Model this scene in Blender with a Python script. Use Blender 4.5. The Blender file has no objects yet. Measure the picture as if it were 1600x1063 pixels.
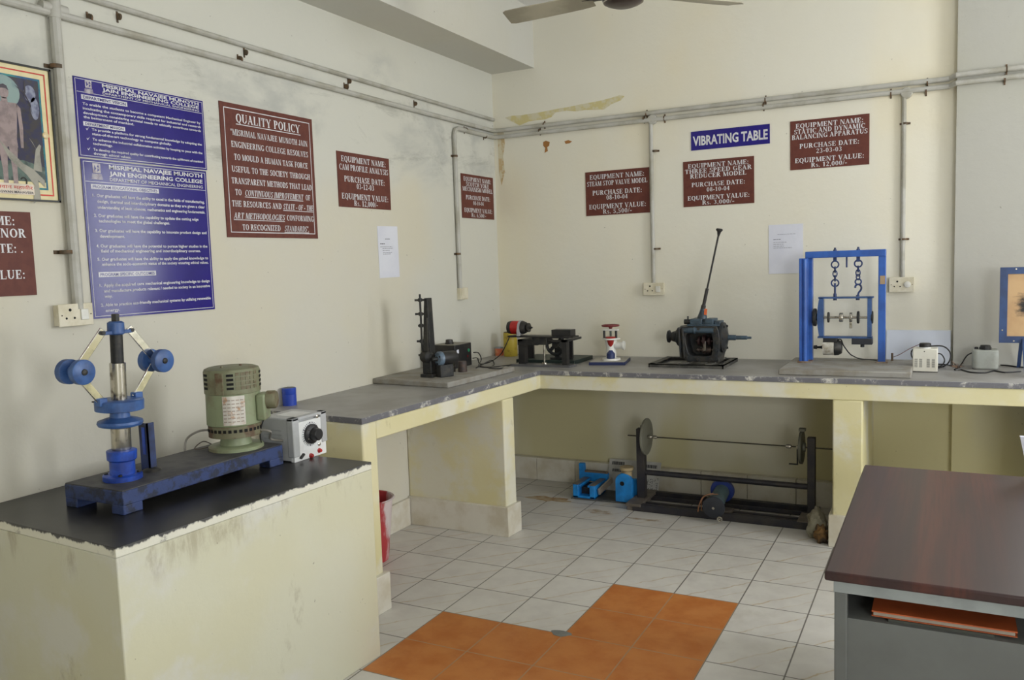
import bpy, bmesh, math, random
from mathutils import Vector, Matrix, Euler
random.seed(7)
PI = math.pi
SC = bpy.context.scene
COL = SC.collection

# ------------------------------------------------------------------ camera
FPX = 1305.27245                      # focal length in pixels of a 1600 px wide frame
CAM = Vector((1.43795810, -3.75844604, 1.59425589))
CR = Vector((0.8877496, 0.4591128, -0.0334086))
CU = Vector((-0.0125041, 0.0965999, 0.9952447))
CF = Vector((-0.4601569, 0.8831103, -0.0914974))
cd = bpy.data.cameras.new('camera')
cd.sensor_fit = 'HORIZONTAL'
cd.sensor_width = 36.0
cd.lens = FPX * 36.0 / 1600.0
cd.clip_start = 0.05
cam = bpy.data.objects.new('camera', cd)
COL.objects.link(cam)
m3 = Matrix((CR, CU, -CF)).transposed()
cam.matrix_world = Matrix.Translation(CAM) @ m3.to_4x4()
SC.camera = cam

# ------------------------------------------------------------------ sky, daylight, exposure
SC.view_settings.view_transform = 'Standard'
SC.view_settings.look = 'None'
SC.view_settings.gamma = 1.0
SC.view_settings.use_curve_mapping = False
SC.view_settings.exposure = 0.02
SC.cycles.use_denoising = True
SC.cycles.max_bounces = 10
SC.cycles.diffuse_bounces = 6
SC.cycles.sample_clamp_indirect = 6.0

W = bpy.data.worlds.new('sky')
SC.world = W
W.use_nodes = True
wn = W.node_tree
wn.nodes.clear()
bgn = wn.nodes.new('ShaderNodeBackground')
wo = wn.nodes.new('ShaderNodeOutputWorld')
bgn.inputs['Color'].default_value = (0.80, 0.90, 1.0, 1)
bgn.inputs['Strength'].default_value = 0.35
wn.links.new(bgn.outputs[0], wo.inputs[0])


def daylight_or_fill(name, loc, rot, sx, sy, power, col=(0.97, 0.985, 1.0)):
    l = bpy.data.lights.new(name, 'AREA')
    l.shape = 'RECTANGLE'
    l.size, l.size_y = sx, sy
    l.energy = power
    l.color = col
    o = bpy.data.objects.new(name, l)
    COL.objects.link(o)
    o.location = loc
    o.rotation_euler = rot
    return o


# windows: two in the right wall, one in the back wall right of the frame
RX = 4.70                              # right wall
WX, BY = -1.51, 1.72                   # left wall, back wall
FY = -5.6                              # wall behind the camera
CZ = 3.37                              # ceiling
ZC = 0.925                             # counter top
ZP = 0.815                             # pedestal top
S = 0.3048                             # floor tile
WIN_R = [(-2.4, -1.1, 1.1, 2.9), (-0.75, 0.5, 1.1, 2.9)]
WIN_B = [(2.2, 3.4, 1.10, 2.75)]
for k, (a, b, c, d) in enumerate(WIN_R):
    daylight_or_fill('window_or_fill_light', (RX + 0.22, (a + b) / 2, (c + d) / 2), (0, PI / 2, 0), d - c, b - a, (22, 124)[k])
WIN_FILL = [(2.9, 4.5, 1.1, 2.5)]  # unseen window added behind the camera, its lamp brightens room-facing surfaces
for a, b, c, d in WIN_FILL:
    daylight_or_fill('window_or_fill_light', ((a + b) / 2, FY - 0.22, (c + d) / 2), (PI / 2, 0, 0), b - a, d - c, 118)
for a, b, c, d in WIN_B:
    daylight_or_fill('window_or_fill_light', ((a + b) / 2, BY + 0.22, (c + d) / 2), (-PI / 2, 0, 0), b - a, d - c, 62, (0.93, 0.97, 1.0))


# ------------------------------------------------------------------ pixel rays (photo measurements to room points)
def _ray(px, py):
    return CF + CR * ((px - 800.0) / FPX) - CU * ((py - 531.5) / FPX)
def ax(px, py, x):
    d = _ray(px, py); return CAM + d * ((x - CAM.x) / d.x)
def ay(px, py, y):
    d = _ray(px, py); return CAM + d * ((y - CAM.y) / d.y)
def az(px, py, z):
    d = _ray(px, py); return CAM + d * ((z - CAM.z) / d.z)


# ------------------------------------------------------------------ materials
def lin(c):
    return tuple(((v / 255) / 12.92 if v / 255 <= 0.04045 else ((v / 255 + 0.055) / 1.055) ** 2.4) for v in c) + (1.0,)
def N(nt, t, **kw):
    n = nt.nodes.new(t)
    for k, v in kw.items():
        if isinstance(k, str) and hasattr(n, k):
            setattr(n, k, v)
    return n
def newmat(name):
    m = bpy.data.materials.new(name)
    m.use_nodes = True
    nt = m.node_tree
    return m, nt, nt.nodes['Principled BSDF']
def mixc(nt, fac, a, b):
    n = nt.nodes.new('ShaderNodeMix')
    n.data_type = 'RGBA'
    if hasattr(fac, 'is_output'):
        nt.links.new(fac, n.inputs[0])
    else:
        n.inputs[0].default_value = fac
    for s, v in ((n.inputs[6], a), (n.inputs[7], b)):
        if hasattr(v, 'is_output'):
            nt.links.new(v, s)
        else:
            s.default_value = v
    return n.outputs[2]
def math_(nt, op, a, b=None, c=None, clamp=False):
    n = nt.nodes.new('ShaderNodeMath')
    n.operation = op
    n.use_clamp = clamp
    for s, v in zip(n.inputs, (a, b, c)):
        if v is None:
            continue
        if hasattr(v, 'is_output'):
            nt.links.new(v, s)
        else:
            s.default_value = v
    return n.outputs[0]
def noise(nt, scale, detail=4, rough=0.55, vec=None, stretch=None, dist=0.0):
    tc = nt.nodes.new('ShaderNodeTexCoord')
    v = vec or tc.outputs['Object']
    if stretch:
        mp = nt.nodes.new('ShaderNodeMapping')
        mp.inputs['Scale'].default_value = stretch
        nt.links.new(v, mp.inputs[0]); v = mp.outputs[0]
    n = nt.nodes.new('ShaderNodeTexNoise')
    n.inputs['Scale'].default_value = scale
    n.inputs['Detail'].default_value = detail
    n.inputs['Roughness'].default_value = rough
    n.inputs['Distortion'].default_value = dist
    nt.links.new(v, n.inputs['Vector'])
    return n.outputs['Fac']
def ramp(nt, fac, a, b):
    n = nt.nodes.new('ShaderNodeMapRange')
    n.interpolation_type = 'SMOOTHSTEP'
    n.inputs['From Min'].default_value = a
    n.inputs['From Max'].default_value = b
    nt.links.new(fac, n.inputs['Value'])
    return n.outputs['Result']
def bump(nt, bs, h, strength, dist=0.01):
    b = nt.nodes.new('ShaderNodeBump')
    b.inputs['Strength'].default_value = strength
    b.inputs['Distance'].default_value = dist
    nt.links.new(h, b.inputs['Height'])
    nt.links.new(b.outputs[0], bs.inputs['Normal'])
MATS = {}
def mat(name, col, rough=0.5, metal=0.0, col2=None, scale=9.0, lo=0.4, hi=0.65, bmp=0.0, bscale=60.0, spec=0.5, stretch=None):
    if name in MATS:
        return MATS[name]
    m, nt, bs = newmat(name)
    c1 = lin(col)
    c2 = lin(col2) if col2 else tuple(v * 0.82 for v in c1[:3]) + (1,)
    f = ramp(nt, noise(nt, scale, 5, 0.6, stretch=stretch), lo, hi)
    nt.links.new(mixc(nt, f, c1, c2), bs.inputs['Base Color'])
    bs.inputs['Roughness'].default_value = rough
    bs.inputs['Metallic'].default_value = metal
    bs.inputs['Specular IOR Level'].default_value = spec
    if bmp:
        bump(nt, bs, noise(nt, bscale, 3), bmp, 0.004)
    MATS[name] = m
    return m

def wall_mat(name, base, alt, grey, kind):
    m, nt, bs = newmat(name)
    tc = nt.nodes.new('ShaderNodeTexCoord')
    sx = nt.nodes.new('ShaderNodeSeparateXYZ')
    nt.links.new(tc.outputs['Object'], sx.inputs[0])
    n1 = noise(nt, 1.1, 3, 0.5)
    c = mixc(nt, ramp(nt, n1, 0.40, 0.62), lin(base), lin(alt))
    if kind == 'left':
        # whitish-grey damp band above the boards and whiter paint near the corner
        z = math_(nt, 'ADD', sx.outputs['Z'], math_(nt, 'MULTIPLY', math_(nt, 'SUBTRACT', n1, 0.5), 0.9))
        g = ramp(nt, z, 1.98, 2.22)
        c = mixc(nt, math_(nt, 'MULTIPLY', g, 0.85), c, lin(grey))
        y = math_(nt, 'ADD', sx.outputs['Y'], math_(nt, 'MULTIPLY', math_(nt, 'SUBTRACT', n1, 0.5), 0.6))
        c = mixc(nt, math_(nt, 'MULTIPLY', ramp(nt, y, 0.55, 0.85), 0.75), c, lin(grey))
        gp = noise(nt, 1.7, 6, 0.62, stretch=(1, 0.9, 1.5), dist=0.3)
        gb = math_(nt, 'MULTIPLY', ramp(nt, z, 1.96, 2.16), math_(nt, 'SUBTRACT', 1.0, ramp(nt, z, 2.60, 2.75)))
        c = mixc(nt, math_(nt, 'MULTIPLY', math_(nt, 'MULTIPLY', ramp(nt, gp, 0.46, 0.66), gb), 0.75), c, lin((172, 174, 170)))
        st = noise(nt, 2.4, 8, 0.72, stretch=(1, 0.8, 2.2), dist=0.6)
        band = math_(nt, 'MULTIPLY', ramp(nt, z, 2.0, 2.2), math_(nt, 'SUBTRACT', 1.0, ramp(nt, z, 2.62, 2.78)))
        f = math_(nt, 'MULTIPLY', math_(nt, 'MULTIPLY', ramp(nt, st, 0.56, 0.70), band), 0.38)
        c = mixc(nt, f, c, lin((120, 120, 112)))
    elif kind == 'back':
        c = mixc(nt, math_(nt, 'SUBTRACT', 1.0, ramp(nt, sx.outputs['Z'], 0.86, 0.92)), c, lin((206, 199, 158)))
        c = mixc(nt, math_(nt, 'MULTIPLY', ramp(nt, noise(nt, 0.7, 3, 0.5, stretch=(1.6, 1, 0.6)), 0.45, 0.6), 0.7), c, lin(grey))
    elif kind == 'counter':
        c = mixc(nt, ramp(nt, noise(nt, 3.2, 6, 0.6), 0.46, 0.62), c, lin(grey))
        c = mixc(nt, math_(nt, 'MULTIPLY', ramp(nt, noise(nt, 5, 8, 0.7, stretch=(1, 1, 0.5)), 0.60, 0.74), 0.45), c, lin((118, 104, 74)))
    if name == 'pedestal_distemper':      # brown drips and rubbed patches below the slab
        zz = math_(nt, 'ADD', sx.outputs['Z'], math_(nt, 'MULTIPLY', math_(nt, 'SUBTRACT', noise(nt, 3, 4), 0.5), 0.16))
        dr = math_(nt, 'MULTIPLY', ramp(nt, noise(nt, 9, 7, 0.7, stretch=(1, 1, 0.35), dist=0.3), 0.50, 0.66), math_(nt, 'MULTIPLY', ramp(nt, zz, 0.64, 0.76), 0.42))
        c = mixc(nt, dr, c, lin((128, 112, 84)))
    d = noise(nt, 46, 2, 0.5)
    sp = math_(nt, 'MULTIPLY', ramp(nt, d, 0.76, 0.79), 0.45)
    c = mixc(nt, sp, c, lin((96, 88, 74)))
    nt.links.new(c, bs.inputs['Base Color'])
    bs.inputs['Roughness'].default_value = 0.75
    bs.inputs['Specular IOR Level'].default_value = 0.25
    bump(nt, bs, noise(nt, 9, 6, 0.6), 0.25, 0.012)
    MATS[name] = m
    return m

M_WL = wall_mat('left_wall_distemper', (209, 204, 186), (207, 204, 192), (206, 206, 197), 'left')
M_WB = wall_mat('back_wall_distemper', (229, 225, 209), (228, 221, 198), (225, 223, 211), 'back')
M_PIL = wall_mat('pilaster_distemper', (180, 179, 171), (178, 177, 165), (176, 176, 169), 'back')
M_WP = wall_mat('plain_wall_distemper', (204, 202, 192), (202, 200, 188), (202, 202, 196), 'back')
M_CT = wall_mat('masonry_distemper', (216, 209, 172), (209, 201, 156), (214, 211, 194), 'counter')
M_PD = wall_mat('pedestal_distemper', (202, 201, 182), (200, 197, 171), (204, 203, 193), 'counter')
M_CEIL = mat('ceiling_whitewash', (226, 226, 226), 0.8, col2=(216, 216, 214), scale=2, spec=0.2)
M_SKIRT = mat('skirting_tile', (214, 210, 198), 0.35, col2=(196, 188, 168), scale=5)
M_BLACK = mat('black_paint', (30, 30, 32), 0.45, col2=(44, 42, 40), scale=14)
M_IRON = mat('dark_oily_iron', (38, 40, 42), 0.5, 0.3, col2=(60, 58, 54), scale=22, bmp=0.2)
M_STEEL = mat('worn_steel', (190, 186, 176), 0.25, 0.9, col2=(90, 80, 70), scale=30, lo=0.52, hi=0.72)
M_CHROME = mat('bright_steel', (244, 244, 244), 0.12, 1.0, col2=(206, 206, 206), scale=18)
M_BLUE = mat('blue_enamel', (38, 92, 178), 0.4, col2=(30, 70, 140), scale=10)
M_SKY = mat('light_blue_enamel', (30, 140, 220), 0.45, col2=(24, 118, 190), scale=12)
M_NAVY = mat('navy_enamel', (44, 62, 110), 0.45, col2=(28, 36, 62), scale=9, bmp=0.15)
M_CHANNEL = mat('scuffed_blue_channel', (48, 64, 110), 0.5, col2=(36, 42, 62), scale=26, lo=0.45, hi=0.6, bmp=0.2)
M_CHTOP = mat('greasy_dusty_plate', (84, 84, 84), 0.6, col2=(58, 58, 62), scale=8, bmp=0.2)
M_GREEN = mat('grey_green_paint', (138, 148, 116), 0.45, col2=(122, 116, 92), scale=10, lo=0.5, hi=0.75, bmp=0.1)
M_GREEND = mat('rusty_green_paint', (120, 118, 92), 0.55, col2=(96, 74, 54), scale=18, lo=0.42, hi=0.62, bmp=0.2)
M_HOLE = mat('dark_hollow', (8, 8, 8), 0.8)
M_WHITE = mat('white_plastic', (226, 226, 220), 0.35, col2=(214, 212, 202), scale=12)
M_IVORY = mat('aged_ivory_plastic', (220, 214, 194), 0.4, col2=(206, 198, 172), scale=14)
M_GREYBOX = mat('pale_grey_enamel', (178, 180, 182), 0.4, col2=(166, 168, 168), scale=8)
M_PANEL = mat('white_front_panel', (226, 228, 228), 0.4, col2=(214, 214, 212), scale=14)
M_RED = mat('red_enamel', (190, 34, 30), 0.35, col2=(160, 30, 28), scale=14)
M_ORANGE = mat('orange_sticker', (226, 110, 60), 0.5)
M_PIPE = mat('pvc_conduit', (182, 181, 174), 0.45, col2=(160, 157, 144), scale=6)
M_CLAMP = mat('rusty_clamp', (84, 72, 56), 0.6, 0.2, col2=(112, 84, 56), scale=60)
M_CABLE = mat('black_cable', (28, 28, 30), 0.5)
M_GCABLE = mat('grey_cable', (150, 146, 138), 0.5)
M_STONE = mat('grey_counter_stone', (152, 151, 149), 0.42, col2=(136, 133, 128), scale=5, lo=0.35, hi=0.7, bmp=0.1)
M_CEMENT = mat('cement_plinth', (150, 148, 142), 0.7, col2=(134, 128, 116), scale=9, bmp=0.3)
M_BSTONE = mat('black_stone_slab', (28, 27, 26), 0.32, col2=(46, 45, 43), scale=5, lo=0.4, hi=0.75)
M_BROWN = mat('brown_sign_board', (102, 54, 44), 0.55, col2=(94, 48, 40), scale=30, spec=0.35)
M_INDIGO = mat('indigo_sign_board', (44, 36, 126), 0.13, col2=(40, 32, 118), scale=6, spec=0.36)
M_LETTER = mat('white_lettering', (222, 222, 226), 0.5)
M_INK = mat('dark_ink', (70, 72, 84), 0.6)
M_PAPER = mat('white_paper', (220, 222, 232), 0.7, col2=(212, 214, 226), scale=4)

def chipped(name, c0, c1, sc, lo, hi, brushed=False):
    m, nt, bs = newmat(name)
    f = ramp(nt, noise(nt, sc, 8, 0.75, dist=0.4), lo, hi)
    if brushed:                        # black stone shows where the brush missed along the upper arris
        tc = nt.nodes.new('ShaderNodeTexCoord'); sx = nt.nodes.new('ShaderNodeSeparateXYZ'); nt.links.new(tc.outputs['Object'], sx.inputs[0])
        zz = math_(nt, 'ADD', sx.outputs['Z'], math_(nt, 'MULTIPLY', math_(nt, 'SUBTRACT', noise(nt, 22, 6, 0.7, stretch=(1, 1, 0.3)), 0.5), 0.05))
        f = math_(nt, 'MAXIMUM', math_(nt, 'MULTIPLY', f, 0.6), ramp(nt, zz, ZP - 0.010, ZP - 0.003))
    nt.links.new(mixc(nt, f, lin(c0), lin(c1)), bs.inputs['Base Color'])
    bs.inputs['Roughness'].default_value = 0.6
    bump(nt, bs, noise(nt, 40, 5), 0.4, 0.006)
    return m
M_CHIP = chipped('chipped_slab_edge', (104, 104, 110), (206, 204, 196), 13, 0.52, 0.66)
M_CHIPW = chipped('whitewashed_slab_edge', (216, 214, 200), (70, 70, 70), 16, 0.55, 0.70, True)

# floor tiles
def floor_mat(name, base, alt, vein, grout):
    m, nt, bs = newmat(name)
    tc = nt.nodes.new('ShaderNodeTexCoord')
    sx = nt.nodes.new('ShaderNodeSeparateXYZ')
    nt.links.new(tc.outputs['Object'], sx.inputs[0])
    def edge(o):
        t = math_(nt, 'DIVIDE', o, S)
        fr = math_(nt, 'FRACT', t)
        return math_(nt, 'MINIMUM', fr, math_(nt, 'SUBTRACT', 1.0, fr)), fr
    ex, fx = edge(sx.outputs['X'])
    ey, fy = edge(sx.outputs['Y'])
    e = math_(nt, 'MINIMUM', ex, ey)
    c = mixc(nt, ramp(nt, noise(nt, 7, 5, 0.6), 0.35, 0.7), lin(base), lin(alt))
    if vein:
        # a pale gold vein runs diagonally over every tile
        nz = noise(nt, 9, 3, 0.6)
        w = math_(nt, 'ADD', math_(nt, 'SUBTRACT', fx, math_(nt, 'MULTIPLY', fy, 0.92)),
                  math_(nt, 'MULTIPLY', math_(nt, 'SUBTRACT', nz, 0.5), 0.22))
        def line(at, wd):
            return math_(nt, 'SUBTRACT', 1.0, ramp(nt, math_(nt, 'ABSOLUTE', math_(nt, 'SUBTRACT', w, at)), 0.0, wd))
        vv = math_(nt, 'MAXIMUM', line(0.18, 0.028), math_(nt, 'MULTIPLY', line(0.55, 0.02), 0.6))
        vv = math_(nt, 'MULTIPLY', vv, ramp(nt, noise(nt, 5, 3), 0.30, 0.55))
        c = mixc(nt, math_(nt, 'MULTIPLY', vv, 0.8), c, lin(vein))
        dirt = ramp(nt, noise(nt, 2.2, 7, 0.7), 0.56, 0.75)
        c = mixc(nt, math_(nt, 'MULTIPLY', dirt, 0.3), c, lin((150, 140, 124)))
    g = math_(nt, 'SUBTRACT', 1.0, ramp(nt, e, 0.005, 0.014))
    c = mixc(nt, g, c, lin(grout))
    nt.links.new(c, bs.inputs['Base Color'])
    r = math_(nt, 'ADD', 0.3, math_(nt, 'MULTIPLY', noise(nt, 6, 4), 0.3))
    nt.links.new(r, bs.inputs['Roughness'])
    bs.inputs['Specular IOR Level'].default_value = 0.35
    return m
M_TILE = floor_mat('white_marble_tile', (204, 201, 194), (195, 191, 185), (178, 156, 118), (106, 102, 96))
M_OTILE = floor_mat('orange_tile', (188, 120, 62), (174, 102, 46), None, (160, 128, 98))


# ------------------------------------------------------------------ mesh builder (room coordinates)
class MB:
    def __init__(self):
        self.v, self.f, self.mi = [], [], []
    def add(self, vs, fs, mi=0):
        o = len(self.v)
        self.v += [Vector(p) for p in vs]
        self.f += [tuple(i + o for i in f) for f in fs]
        self.mi += [mi] * len(fs)
        return self
    def box(self, a, b, mi=0):
        x0, y0, z0 = (min(a[i], b[i]) for i in range(3))
        x1, y1, z1 = (max(a[i], b[i]) for i in range(3))
        v = [(x0, y0, z0), (x1, y0, z0), (x1, y1, z0), (x0, y1, z0), (x0, y0, z1), (x1, y0, z1), (x1, y1, z1), (x0, y1, z1)]
        return self.add(v, [(3, 2, 1, 0), (4, 5, 6, 7), (0, 1, 5, 4), (1, 2, 6, 5), (2, 3, 7, 6), (3, 0, 4, 7)], mi)
    def obox(self, c, e, size):
        """box of `size` centred on c, turned by Euler e"""
        M = Euler(e).to_matrix()
        sx, sy, sz = (s / 2 for s in size)
        v = [Vector(c) + M @ Vector(p) for p in ((-sx, -sy, -sz), (sx, -sy, -sz), (sx, sy, -sz), (-sx, sy, -sz), (-sx, -sy, sz), (sx, -sy, sz), (sx, sy, sz), (-sx, sy, sz))]
        return self.add(v, [(3, 2, 1, 0), (4, 5, 6, 7), (0, 1, 5, 4), (1, 2, 6, 5), (2, 3, 7, 6), (3, 0, 4, 7)])
    def bar(self, a, b, w, h, up=(0, 0, 1)):
        """rectangular bar from a to b, w across, h along up"""
        a, b = Vector(a), Vector(b)
        d = (b - a).normalized()
        s = d.cross(Vector(up)).normalized()
        u = s.cross(d)
        v = []
        for p in (a, b):
            for i, j in ((-1, -1), (1, -1), (1, 1), (-1, 1)):
                v.append(p + s * (i * w / 2) + u * (j * h / 2))
        return self.add(v, [(3, 2, 1, 0), (4, 5, 6, 7), (0, 1, 5, 4), (1, 2, 6, 5), (2, 3, 7, 6), (3, 0, 4, 7)])
    def prism(self, poly, z0, z1, mi=0, side=None):
        n = len(poly)
        self.add([(x, y, z0) for x, y in poly] + [(x, y, z1) for x, y in poly], [tuple(range(n - 1, -1, -1)), tuple(range(n, 2 * n))], mi)
        o = len(self.v) - 2 * n
        for i in range(n):
            j = (i + 1) % n
            self.f.append((o + i, o + j, o + n + j, o + n + i)); self.mi.append(mi if side is None else side)
        return self
    def extrude(self, poly, d):
        """closed 3-D polygon pushed along d"""
        n = len(poly)
        d = Vector(d)
        P = [Vector(p) for p in poly]
        fs = [tuple(range(n)), tuple(range(2 * n - 1, n - 1, -1))]
        fs += [(i + n, (i + 1) % n + n, (i + 1) % n, i) for i in range(n)]
        return self.add(P + [p + d for p in P], fs)
    def lathe(self, c, axis, prof, n=24, cap=True, mi=0):
        """prof: (distance along axis, radius)"""
        c, a = Vector(c), Vector(axis).normalized()
        t = Vector((0, 0, 1)) if abs(a.z) < 0.9 else Vector((1, 0, 0))
        u = a.cross(t).normalized(); w = a.cross(u)
        vs, fs = [], []
        for h, r in prof:
            for k in range(n):
                th = 2 * PI * k / n
                vs.append(c + a * h + (u * math.cos(th) + w * math.sin(th)) * max(r, 1e-5))
        for i in range(len(prof) - 1):
            for k in range(n):
                k2 = (k + 1) % n
                fs.append((i * n + k, i * n + k2, (i + 1) * n + k2, (i + 1) * n + k))
        if cap:
            fs.append(tuple(range(n - 1, -1, -1)))
            fs.append(tuple((len(prof) - 1) * n + k for k in range(n)))
        return self.add(vs, fs, mi)
    def cyl(self, a, b, r, r2=None, n=20, mi=0):
        a, b = Vector(a), Vector(b)
        return self.lathe(a, b - a, [(0, r), ((b - a).length, r if r2 is None else r2)], n, True, mi)
    def torus(self, c, axis, R, r, n=20, m=8, sx=1.0, sdir=None):
        c, a = Vector(c), Vector(axis).normalized()
        t = Vector(sdir) if sdir else (Vector((0, 0, 1)) if abs(a.z) < 0.9 else Vector((1, 0, 0)))
        u = (t - a * t.dot(a)).normalized(); w = a.cross(u)
        vs, fs = [], []
        for i in range(n):
            th = 2 * PI * i / n
            d = u * math.cos(th) * sx + w * math.sin(th)
            dn = (u * math.cos(th) + w * math.sin(th)).normalized()
            for j in range(m):
                ph = 2 * PI * j / m
                vs.append(c + d * R + dn * (r * math.cos(ph)) + a * (r * math.sin(ph)))
        for i in range(n):
            for j in range(m):
                fs.append((i * m + j, ((i + 1) % n) * m + j, ((i + 1) % n) * m + (j + 1) % m, i * m + (j + 1) % m))
        return self.add(vs, fs)
    def tube(self, pts, r, n=8, smooth=3):
        P = [Vector(p) for p in pts]
        if smooth > 1 and len(P) > 2:
            Q = []
            for i in range(len(P) - 1):
                p0, p1, p2, p3 = P[max(i - 1, 0)], P[i], P[i + 1], P[min(i + 2, len(P) - 1)]
                for k in range(smooth):
                    t = k / smooth
                    Q.append(0.5 * ((2 * p1) + (p2 - p0) * t + (2 * p0 - 5 * p1 + 4 * p2 - p3) * t * t + (3 * p1 - p0 - 3 * p2 + p3) * t ** 3))
            P = Q + [P[-1]]
        vs, fs = [], []
        ref = None
        for i, p in enumerate(P):
            d = (P[min(i + 1, len(P) - 1)] - P[max(i - 1, 0)]).normalized()
            if ref is None:
                ref = d.cross(Vector((0.31, 0.2, 0.93))).normalized()
            u = (ref - d * ref.dot(d)).normalized()
            ref = u
            w = d.cross(u)
            for k in range(n):
                th = 2 * PI * k / n
                vs.append(p + (u * math.cos(th) + w * math.sin(th)) * r)
        for i in range(len(P) - 1):
            for k in range(n):
                k2 = (k + 1) % n
                fs.append((i * n + k, i * n + k2, (i + 1) * n + k2, (i + 1) * n + k))
        fs.append(tuple(range(n - 1, -1, -1)))
        fs.append(tuple((len(P) - 1) * n + k for k in range(n)))
        return self.add(vs, fs)
    def build(self, name, m, parent=None, bevel=0.0, seg=2, auto=35, fix=True):
        o_w = Vector((0, 0, 0))
        p = parent
        while p is not None:
            o_w = o_w + p.location
            p = p.parent
        me = bpy.data.meshes.new(name)
        me.from_pydata([tuple(v - o_w) for v in self.v], [], self.f)
        ms = m if isinstance(m, (list, tuple)) else [m]
        for x in ms:
            me.materials.append(x)
        if len(ms) > 1:
            me.polygons.foreach_set('material_index', self.mi)
        if fix:
            b = bmesh.new(); b.from_mesh(me)
            bmesh.ops.recalc_face_normals(b, faces=b.faces[:])
            b.to_mesh(me); b.free()
        me.update()
        if auto:
            me.shade_smooth()
            me.set_sharp_from_angle(angle=math.radians(auto))
        o = bpy.data.objects.new(name, me)
        COL.objects.link(o)
        if parent is not None:
            o.parent = parent
        if bevel:
            mo = o.modifiers.new('bevel', 'BEVEL')
            mo.width = bevel; mo.segments = seg; mo.limit_method = 'ANGLE'; mo.angle_limit = math.radians(40)
            mo.harden_normals = False
        return o

def tag(o, label, cat, group=None):
    o['label'] = label; o['category'] = cat
    if group:
        o['group'] = group
    return o
def thing(name, label, cat, loc, group=None):
    o = bpy.data.objects.new(name, None)
    o.empty_display_size = 0.05
    COL.objects.link(o)
    o.location = loc
    return tag(o, label, cat, group)
def struct(o):
    o['kind'] = 'structure'
    return o

# ================================================================== THE ROOM
# floor: one quad per tile, orange where the L-shaped patch of orange tiles lies
fl = MB()
xs = sorted({WX, RX} | {i * S for i in range(-4, 12) if WX < i * S < RX})
ys = sorted({FY, BY} | {j * S for j in range(-18, 6) if FY < j * S < BY})
for i in range(len(xs) - 1):
    for j in range(len(ys) - 1):
        ci, cj = (xs[i] + xs[i + 1]) / 2 / S, (ys[j] + ys[j + 1]) / 2 / S
        orange = (-2 < ci < 2 and -4 < cj < -2) or (0 < ci < 2 and -2 < cj < 0)
        fl.add([(xs[i], ys[j], 0), (xs[i + 1], ys[j], 0), (xs[i + 1], ys[j + 1], 0), (xs[i], ys[j + 1], 0)], [(0, 1, 2, 3)], 1 if orange else 0)
floor = struct(fl.build('floor', [M_TILE, M_OTILE], auto=0))
M_MORTAR = mat('grey_mortar', (124, 126, 122), 0.8)
m_ = MB(); c_ = az(876, 990, 0.0012)
m_.extrude([(c_.x + 0.045 * math.cos(t) * (1 + 0.2 * math.sin(3 * t)), c_.y + 0.028 * math.sin(t), 0.0004) for t in [k * PI / 8 for k in range(16)]], (0, 0, 0.001))
m_.build('mortar_patch', M_MORTAR, floor)
M_RUSTST = mat('rust_stain', (150, 112, 66), 0.6, col2=(178, 160, 132), scale=16, lo=0.35, hi=0.6)
M_DIRTST = mat('dried_dirt_stain', (156, 138, 116), 0.6, col2=(190, 182, 170), scale=18, lo=0.35, hi=0.6)
def blot(px, py, rx, ry, m, seed, name):
    rnd = random.Random(seed)
    c = az(px, py, 0)
    ph = [rnd.uniform(0, 6.28) for _ in range(3)]
    pts = []
    for k in range(28):
        t = k * 2 * PI / 28
        q = 1 + 0.22 * math.sin(2 * t + ph[0]) + 0.16 * math.sin(5 * t + ph[1]) + 0.1 * math.sin(9 * t + ph[2])
        pts.append((c.x + rx * q * math.cos(t), c.y + ry * q * math.sin(t), 0.0004))
    b = MB(); b.extrude(pts, (0, 0, 0.0006))
    return b.build(name, m, floor)
blot(858, 780, 0.13, 0.06, M_RUSTST, 3, 'rust_stain')
blot(935, 800, 0.10, 0.035, M_DIRTST, 5, 'dirt_stain')
blot(1005, 812, 0.09, 0.02, M_DIRTST, 8, 'dirt_stain')

T_ = 0.2
b = MB(); b.box((WX - T_, FY - T_, 0), (WX, BY + T_, CZ)); wall_left = struct(b.build('wall_left', M_WL, auto=0))
def holed_wall(name, m, axis, pos, thick, lo, hi, holes):
    """wall plane with rectangular openings; axis 'x' = wall across x (faces -x), 'y' = wall across y"""
    b = MB()
    def bx(a0, a1, z0, z1):
        if a1 - a0 < 1e-4 or z1 - z0 < 1e-4:
            return
        if axis == 'x':
            b.box((pos, a0, z0), (pos + thick, a1, z1))
        else:
            b.box((a0, pos, z0), (a1, pos + thick, z1))
    cur = lo
    for a, c, z0, z1 in sorted(holes):
        bx(cur, a, 0, CZ); bx(a, c, 0, z0); bx(a, c, z1, CZ); cur = c
    bx(cur, hi, 0, CZ)
    return struct(b.build(name, m, auto=0))
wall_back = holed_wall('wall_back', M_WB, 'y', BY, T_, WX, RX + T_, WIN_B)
wall_right = holed_wall('wall_right', M_WP, 'x', RX, T_, FY, BY, WIN_R)
holed_wall('wall_front', M_WP, 'y', FY - T_, T_, WX, RX + T_, WIN_FILL)
b = MB(); b.box((WX - T_, FY - T_, CZ), (RX + T_, BY + T_, CZ + 0.15)); struct(b.build('ceiling', M_CEIL, auto=0))
b = MB(); b.box((WX, FY, 2.965), (-1.168, BY, CZ)); struct(b.build('beam', M_WP, auto=0))
PX0, PY0 = 1.480, 1.665
b = MB(); b.box((PX0, PY0, 0), (2.0, BY, CZ)); struct(b.build('pilaster', M_PIL, auto=0))
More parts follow.
